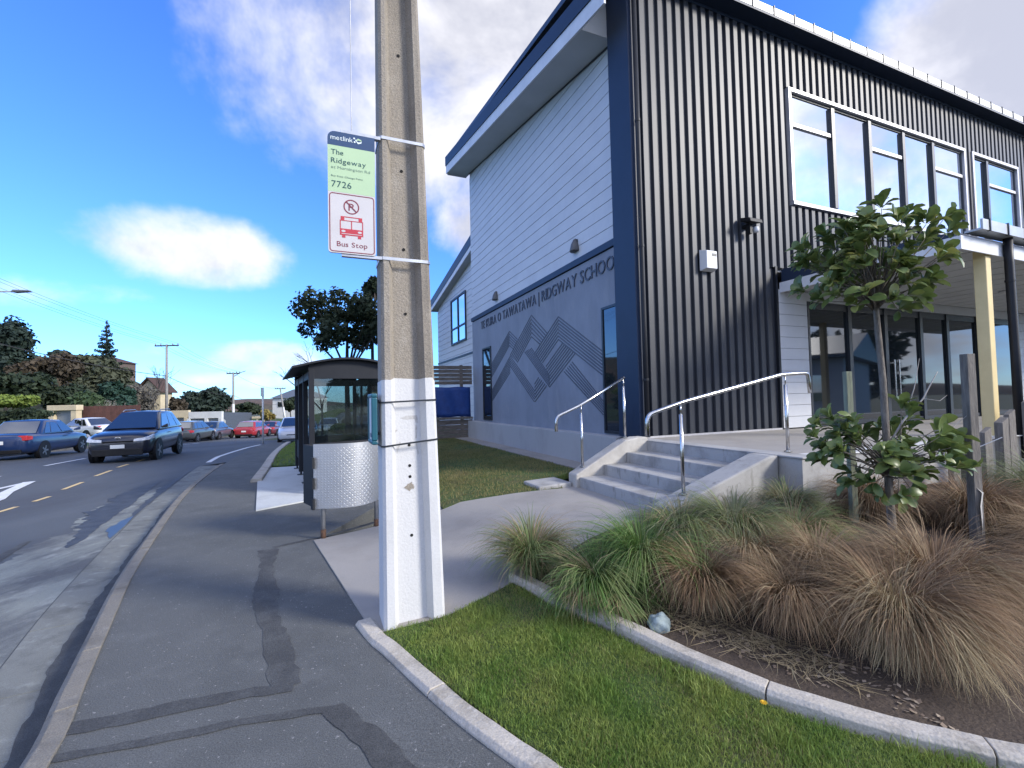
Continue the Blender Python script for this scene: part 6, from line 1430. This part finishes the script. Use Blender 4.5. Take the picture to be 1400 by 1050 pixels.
# Norfolk pine: whorled branches
def norfolk(px, top, bot, Y, rpx, label):
    a = at(px, top, Y); b = at(px, bot, Y); zb = zt(b.x, b.y); t = thing('norfolk_pine', (a.x, a.y, zb), label, 'tree', 'trees on the far side of the street')
    MB().tube([(a.x, a.y, zb), (a.x, a.y, a.z)], [.28, .05], 8).build('trunk', bark_dark, t)
    H_ = a.z - b.z; blobs = []; rg = random.Random(2); n_ = 11
    for i in range(n_):
        f = i / (n_ - 1); z_ = a.z - H_ * (f ** .9); r = rpx * Y / FOC * (.10 + .9 * f) * rg.uniform(.85, 1.1)
        for k in range(6):
            an = k * 1.047 + i * .5
            rr_ = r * rg.uniform(.6, 1.15); dz_ = rg.uniform(-.2, .2)
            for s in (.35, .65, .95): blobs.append((a.x + rr_ * s * math.cos(an), a.y + rr_ * s * math.sin(an), z_ + dz_ + rr_ * .16 * s, r * .19, r * .19, .20))
    V, F = leaf_cards(blobs, 3200, .14); link_mesh('crown', V, F, leafmat('pine'), t)
norfolk(146, 441, 497, 66, 17, 'pointed Norfolk pine standing on the hillside skyline')
# ------------------------------------------------------------------ hills
def hill(name, pts, depth, m_, wob):
    n = len(pts); vs = []
    for i, (x, y, z_) in enumerate(pts):
        d = Vector((x, y, 0)).normalized() * depth
        vs += [(x - d.x * .25, y - d.y * .25, -4), (x, y, z_ * .55), (x + d.x * .3, y + d.y * .3, z_), (x + d.x, y + d.y, z_ * .9), (x + d.x * 1.3, y + d.y * 1.3, -4)]
    fs = [(i * 5 + k, (i + 1) * 5 + k, (i + 1) * 5 + k + 1, i * 5 + k + 1) for i in range(n - 1) for k in range(4)]
    o = MB().add(vs, fs).build(name, m_, smooth=True); o['kind'] = 'structure'
hill_m = surface_mix('hill_scrub', (.050, .060, .034), [((.09, .065, .045), .05, .42, .6, None), ((.03, .045, .025), .12, .5, .65, None)], rough=1, bump=.0, grain=(.7, 1.3, .8))
ridge_m = surface_mix('far_ridge', (.10, .072, .056), [((.055, .065, .045), .03, .45, .62, None)], rough=1, bump=0, grain=(.8, 1.2, .5))
pts = []
for px, py in ((-500, 470), (-260, 460), (-100, 468), (-20, 478), (60, 484), (110, 488), (150, 500), (190, 520), (225, 545), (250, 556)): q = at(px, py, 95); pts.append((q.x, q.y, q.z))
hill('hillside', pts, 40, hill_m, 0)
pts = []
for k in range(73):
    a = math.radians(-180 + k * 5); r = 260 + 20 * math.sin(k * .9); pts.append((r * math.sin(a), r * math.cos(a), 3.6 + 1.6 * math.sin(k * .7) + 1.2 * math.sin(k * 1.9)))
hill('far_ridge', pts, 60, ridge_m, 0)
# ------------------------------------------------------------------ houses, garages, walls
def pbox(mb, px0, px1, Y, z0, z1, dep_):
    a = at(px0, 550, Y); b = at(px1, 550, Y); mb.box(a.x, b.x, Y, Y + dep_, z0, z1); return mb
cream = mat('cream_render', (.55, .46, .30), (.47, .39, .26), rough=.8, scale=2); whiteg = mat('white_render', (.60, .60, .57), (.52, .52, .50), rough=.75, scale=2); brownf = mat('red_brown_fence', (.13, .055, .042), (.085, .038, .030), rough=.85, scale=3); roller = mat('grey_roller_door', (.20, .22, .24), (.17, .19, .21), rough=.5)
redroof = mat('dark_brown_roof', (.075, .042, .032), rough=.8)
Y = 37; a = at(66, 555, Y); b = at(104, 555, Y); zb = zt(-35.5, Y) + .05
g = thing('gateway', ((a.x + b.x) / 2, Y, zb), 'cream rendered gateway with a grey door beside the brown fence', 'gateway')
MB().box(a.x, a.x + .42, Y, Y + .5, zb, 1.55).build('pillar', cream, g); MB().box(b.x - .42, b.x, Y, Y + .5, zb, 1.55).build('pillar', cream, g); MB().box(a.x - .08, b.x + .08, Y - .06, Y + .56, 1.551, 1.98).build('lintel', cream, g, bevel=.03); MB().box(a.x + .43, b.x - .43, Y + .3, Y + .36, zb, 1.54).build('door', roller, g)
Y = 38; a = at(113, 555, Y); b = at(192, 555, Y); fz = zt((a.x + b.x) / 2, Y)
f_ = thing('brown_fence', ((a.x + b.x) / 2, Y, fz), 'red-brown paling fence behind the white car', 'fence'); nb = 36
for i in range(nb): x0 = a.x + (b.x - a.x) * i / nb; MB().box(x0, x0 + (b.x - a.x) / nb - .015, Y, Y + .025, fz, 1.86 + .02 * math.sin(i * 2)).build('paling', brownf, f_)
MB().box(a.x, b.x, Y + .026, Y + .08, 1.2, 1.3).build('rail', brownf, f_)
Y = 43.5; a = at(224, 560, Y); m1 = at(258, 560, Y); b = at(303, 560, Y); gz_ = zt(-29, Y) + .08
gar = thing('garage_block', ((a.x + b.x) / 2, Y, gz_), 'low white flat-roofed garages with grey doors across the road', 'garage')
MB().hexa([(a.x, Y + .3, gz_), (b.x, Y + .3, gz_), (b.x - 3.4, Y + 5, gz_), (a.x - 3.4, Y + 5, gz_), (a.x, Y + .3, 1.05), (b.x, Y + .3, 1.05), (b.x - 3.4, Y + 5, 1.05), (a.x - 3.4, Y + 5, 1.05)]).build('wall', whiteg, gar); MB().box(a.x, m1.x - .02, Y - .02, Y + .299, .62, 1.30).build('parapet', cream, gar); MB().box(m1.x, b.x, Y - .02, Y + .299, .50, 1.12).build('parapet', whiteg, gar)
for px in (228, 254, 258, 282, 301):
    q = at(px, 560, Y); MB().box(q.x - .14, q.x + .14, Y - .05, Y + .298, gz_, .62 if px < 256 else .5).build('pier', cream if px < 256 else whiteg, gar)
for p0, p1 in ((232, 251), (262, 279), (285, 298)):
    q0 = at(p0, 560, Y); q1 = at(p1, 560, Y); MB().box(q0.x, q1.x, Y + .2, Y + .25, gz_, .48).build('roller_door', roller, gar)
def house(name, cx, cy, w, d, z0, eave, ridge, wall_m, roof_m, label, gable_front=True, win=2):
    h = thing(name, (cx, cy, z0), label, 'house', 'houses beyond the street')
    if gable_front: MB().prism([(cx - w / 2, z0), (cx - w / 2, eave), (cx, ridge), (cx + w / 2, eave), (cx + w / 2, z0)], 'v', cy, cy + d).build('wall', wall_m, h); rf = [[(cx - w / 2 - .4, eave - .2), (cx, ridge + .02), (cx, ridge + .18), (cx - w / 2 - .4, eave - .04)], [(cx, ridge + .02), (cx + w / 2 + .4, eave - .2), (cx + w / 2 + .4, eave - .04), (cx, ridge + .18)]]; [MB().prism(p, 'v', cy - .4, cy + d + .4).build('roof', roof_m, h) for p in rf]
    else:
        MB().box(cx - w / 2, cx + w / 2, cy, cy + d, z0, eave).build('wall', wall_m, h); MB().add([(cx - w / 2 - .4, cy - .4, eave), (cx + w / 2 + .4, cy - .4, eave), (cx + w / 2 + .4, cy + d + .4, eave), (cx - w / 2 - .4, cy + d + .4, eave), (cx - w / 2 + d * .3, cy + d / 2, ridge), (cx + w / 2 - d * .3, cy + d / 2, ridge)], [(0, 1, 5, 4), (1, 2, 5), (2, 3, 4, 5), (3, 0, 4), (0, 3, 2, 1)]).build('roof', roof_m, h)
    for i in range(win):
        x = cx + (i - (win - 1) / 2) * w / (win + .3); wn = MB().box(x - .55, x + .55, cy - .06, cy - .002, eave - 1.9, eave - .6).build('window', whiteg, h); MB().box(x - .47, x + .47, cy - .075, cy - .061, eave - 1.82, eave - .68).build('pane', car_glass, wn)
    return h
q = at(204, 532, 57); house('house', q.x, 57, 2.8, 2.0, -1, q.z - .3, q.z + 1.3, cream, redroof, 'white gabled house half hidden by bare branches', True, 1)
q = at(100, 490, 88); house('house', q.x, 88, 11, 8, 0, q.z - .6, q.z + .9, mat('brown_wall', (.12, .09, .075), rough=.9), redroof, 'house with a dark roof on the hill skyline', False, 3)
q = at(399, 546, 95); house('house', q.x, 95, 8, 8, -3, q.z + .3, q.z + 2.2, whiteg, mat('slate_roof', (.10, .12, .15), rough=.7), 'far white house on the rise left of the shelter', False, 3)
q = at(352, 572, 62); sh2 = thing('open_shed', (q.x, 62, zt(q.x, 62)), 'small cream open-fronted shed beyond the thin white pole', 'shed')
a = at(344, 571, 62); b = at(360, 571, 62); zb = zt(q.x, 62)
MB().box(a.x - .2, b.x + .2, 61.8, 64, a.z - .12, a.z + .12).build('roof', cream, sh2)
for f in (0, .5, 1): x = a.x + (b.x - a.x) * f; MB().box(x - .1, x + .1, 61.9, 62.1, zb, a.z - .121).build('post', cream, sh2)
MB().box(a.x, b.x, 63.9, 63.99, zb, a.z - .121).build('wall', roller, sh2)
dw = thing('dark_wall', (at(322, 580, 56).x, 56, zt(-33, 56)), 'dark slate coloured wall right of the white garages', 'wall'); a = at(304, 570, 50); b = at(343, 570, 56); MB().hexa([(a.x, 50, -2), (b.x, 56, -2), (b.x, 56.2, -2), (a.x, 50.2, -2), (a.x, 50, .95), (b.x, 56, .75), (b.x, 56.2, .75), (a.x, 50.2, .95)]).build('panel', mat('slate_wall', (.075, .09, .115), rough=.8), dw)
nw = thing('notice_panel', (at(306, 578, 49).x, 49, zt(-31, 49)), 'small white notice panel against the dark wall', 'sign'); q = at(306, 577, 49); MB().box(q.x - .05, q.x + .05, 49, 49.06, zt(q.x, 49), q.z).build('post', galv_m, nw); MB().prism([(q.x + .20 * math.cos(t_), q.z + .28 * math.sin(t_)) for t_ in np.linspace(0, 6.283, 17)[:-1]], 'v', 48.95, 48.99).build('panel', whiteg, nw)
# ------------------------------------------------------------------ power poles, wires, street lamp
conc_far = mat('far_pole_concrete', (.26, .25, .23), (.20, .19, .18), rough=.9)
def upole(px, top, Y, label, arm, lean=0.0, white=False):
    a = at(px, top, Y); zb = zt(a.x, Y); t = thing('utility_pole', (a.x, Y, zb), label, 'power pole', 'power poles along the far side of the street')
    MB().tube([(a.x + lean, Y, zb - .2), (a.x, Y, a.z + .1)], [.16, .11], 10).build('shaft', conc_far, t, smooth=True)
    if white: MB().tube([(a.x + lean, Y, zb), (a.x + lean * .6, Y, zb + (a.z - zb) * .45)], [.165, .145], 10).build('painted_base', whiteg, t, smooth=True)
    ca = MB().box(a.x - arm, a.x + arm, Y - .06, Y + .06, a.z - .12, a.z + .02).build('crossarm', bark_dark, t)
    for f in (-.95, -.5, .5, .95): MB().lathe([(.05, 0), (.07, .05), (.05, .10), (.06, .16), (.02, .20)], 8, (a.x + f * arm, Y, a.z + .02)).build('insulator', conc_far, ca)
    return a
p1 = upole(228, 472, 52, 'concrete power pole behind the SUV with a wide crossarm', 1.35)
p2 = upole(319, 510, 62, 'power pole with white base near the white garages', .9, white=True); q2 = at(336, 507, 62)
MB().tube([(p2.x, 62, p2.z - .5), (p2.x + 1.0, 62, p2.z + .05), (q2.x, 62, q2.z)], .05, 6).build('lamp_arm', conc_far, bpy.data.objects['utility_pole.001'])
p3 = upole(383, 531, 78, 'far leaning power pole just left of the bus shelter', .9, lean=.9, white=True)
def cable(a, b, sag, r, label):
    pts = [Vector(a).lerp(Vector(b), i / 14) - Vector((0, 0, sag * 4 * (i / 14) * (1 - i / 14))) for i in range(15)]
    o = MB().tube(pts, r, 5).build('overhead_cable', mat('cable_black', (.03, .03, .033), rough=.7)); tag(o, label, 'cable', 'overhead cables across the street')
pl = at(-260, 300, 30)
for i, (dx, dz) in enumerate(((-1.25, 0), (-.6, 0), (.6, 0), (1.25, 0))):
    cable((pl.x + dx, pl.y, pl.z + 1.2), (p1.x + dx, 52, p1.z + .2), .7, .012, ['topmost overhead cable left of the first power pole', 'second overhead cable from the top left of the first power pole', 'third overhead cable from the top left of the first power pole', 'lowest of the four thin cables left of the first power pole'][i])
    cable((p1.x + dx, 52, p1.z + .2), (p2.x + dx * .65, 62, p2.z + .2), .4, .012, ['leftmost cable between the first and second power poles', 'second cable between the first and second power poles', 'third cable between the first and second power poles', 'rightmost cable between the first and second power poles'][i])
c = at(-300, 380, 30); d = at(228, 514, 52); cable(c, d, .9, .035, 'thick black cable running lower down to the first power pole'); e = at(320, 541, 62); cable(d, e, .5, .03, 'thick black cable sagging between the first two power poles'); cable(e, at(384, 552, 78), .6, .02, 'lower cable between the second and the far leaning pole'); cable((p2.x, 62, p2.z), (p3.x, 78, p3.z), .6, .015, 'upper cable between the second and the far leaning pole')
la = at(42, 398, 20); lampo = thing('street_lamp', (la.x - 5.2, 20, zt(la.x - 5.2, 20)), 'street lamp head on a long arm entering from the left edge', 'street lamp')
MB().tube([(la.x - 5.2, 20, zt(la.x - 5.2, 20)), (la.x - 5.2, 20, la.z + .4)], [.12, .07], 10).build('pole', galv_m, lampo, smooth=True); MB().tube([(la.x - 5.2, 20, la.z + .1), (la.x - 2.5, 20, la.z + .02), (la.x - .6, 20, la.z)], [.04, .035, .03], 8).build('arm', galv_m, lampo, smooth=True)
MB().hexa([(la.x - .75, 19.85, la.z - .05), (la.x, 19.88, la.z - .03), (la.x, 20.12, la.z - .03), (la.x - .75, 20.15, la.z - .05), (la.x - .72, 19.9, la.z + .07), (la.x - .05, 19.95, la.z + .04), (la.x - .05, 20.05, la.z + .04), (la.x - .72, 20.1, la.z + .07)]).build('lamp_head', mat('lamp_grey', (.10, .105, .11), rough=.5), lampo, bevel=.02)
sp = thing('sign_post', (-13.05, 24.0, zt(-13.05, 24)), 'thin white post with a narrow sign at the end of the painted edge line', 'post'); zz = zt(-13.05, 24)
MB().tube([(-13.05, 24, zz), (-13.05, 24, zz + 2.9)], .045, 10).build('post', whiteg, sp, smooth=True); MB().box(-13.13, -12.97, 23.93, 23.96, zz + 2.5, zz + 2.95).build('sign_plate', galv_m, sp)

# ------------------------------------------------------------------ the rest of the school yard, right of the camera (seen only in the glass)
blk = thing('classroom_block', (30, -2, 0), 'single-storey classroom block across the yard to the right', 'building')
MB().box(27, 37, -16, 7.5, -.2, 3.6).build('wall', weatherboard_m, blk); MB().prism([(26.2, 3.601), (26.2, 3.8), (32, 5.4), (37.8, 3.8), (37.8, 3.601)], 'v', -16.6, 8.1).build('roof', MATS['roof_metal'], blk)
for i in range(7):
    y = -14.2 + i * 3.1; w_ = MB().box(26.93, 26.998, y, y + 2.1, 1.0, 2.7).build('window', trim_light, blk); MB().box(26.91, 26.928, y + .08, y + 1.0, 1.08, 2.62).build('pane', window_glass, w_); MB().box(26.91, 26.928, y + 1.08, y + 2.02, 1.08, 2.62).build('pane', window_glass, w_)
for i, (x, y, r, h, k, lab) in enumerate([(22, -20, 5, 5.0, 'dark', 'broad dark tree in the school yard behind the photographer'), (45, -9, 6.5, 8.0, 'green', 'tall green tree behind the classroom block'), (12, -26, 5, 4.5, 'olive', 'olive tree across the corner behind the photographer'), (2, -30, 6, 5.0, 'dark', 'dark tree behind the photographer across the street'), (46, 4, 6.5, 7.5, 'dark', 'dark tree behind the far end of the classroom block'), (44, -22, 6, 6.0, 'olive', 'olive tree past the near end of the classroom block'), (-8, -26, 5, 4.5, 'green', 'green street tree behind the photographer to the left')]):
    blob_tree('tree', x, y, h * .62, r, r, h * .62, k, lab, n=2200, size=.5, lobes=12, seed=60 + i, group='trees behind the photographer')
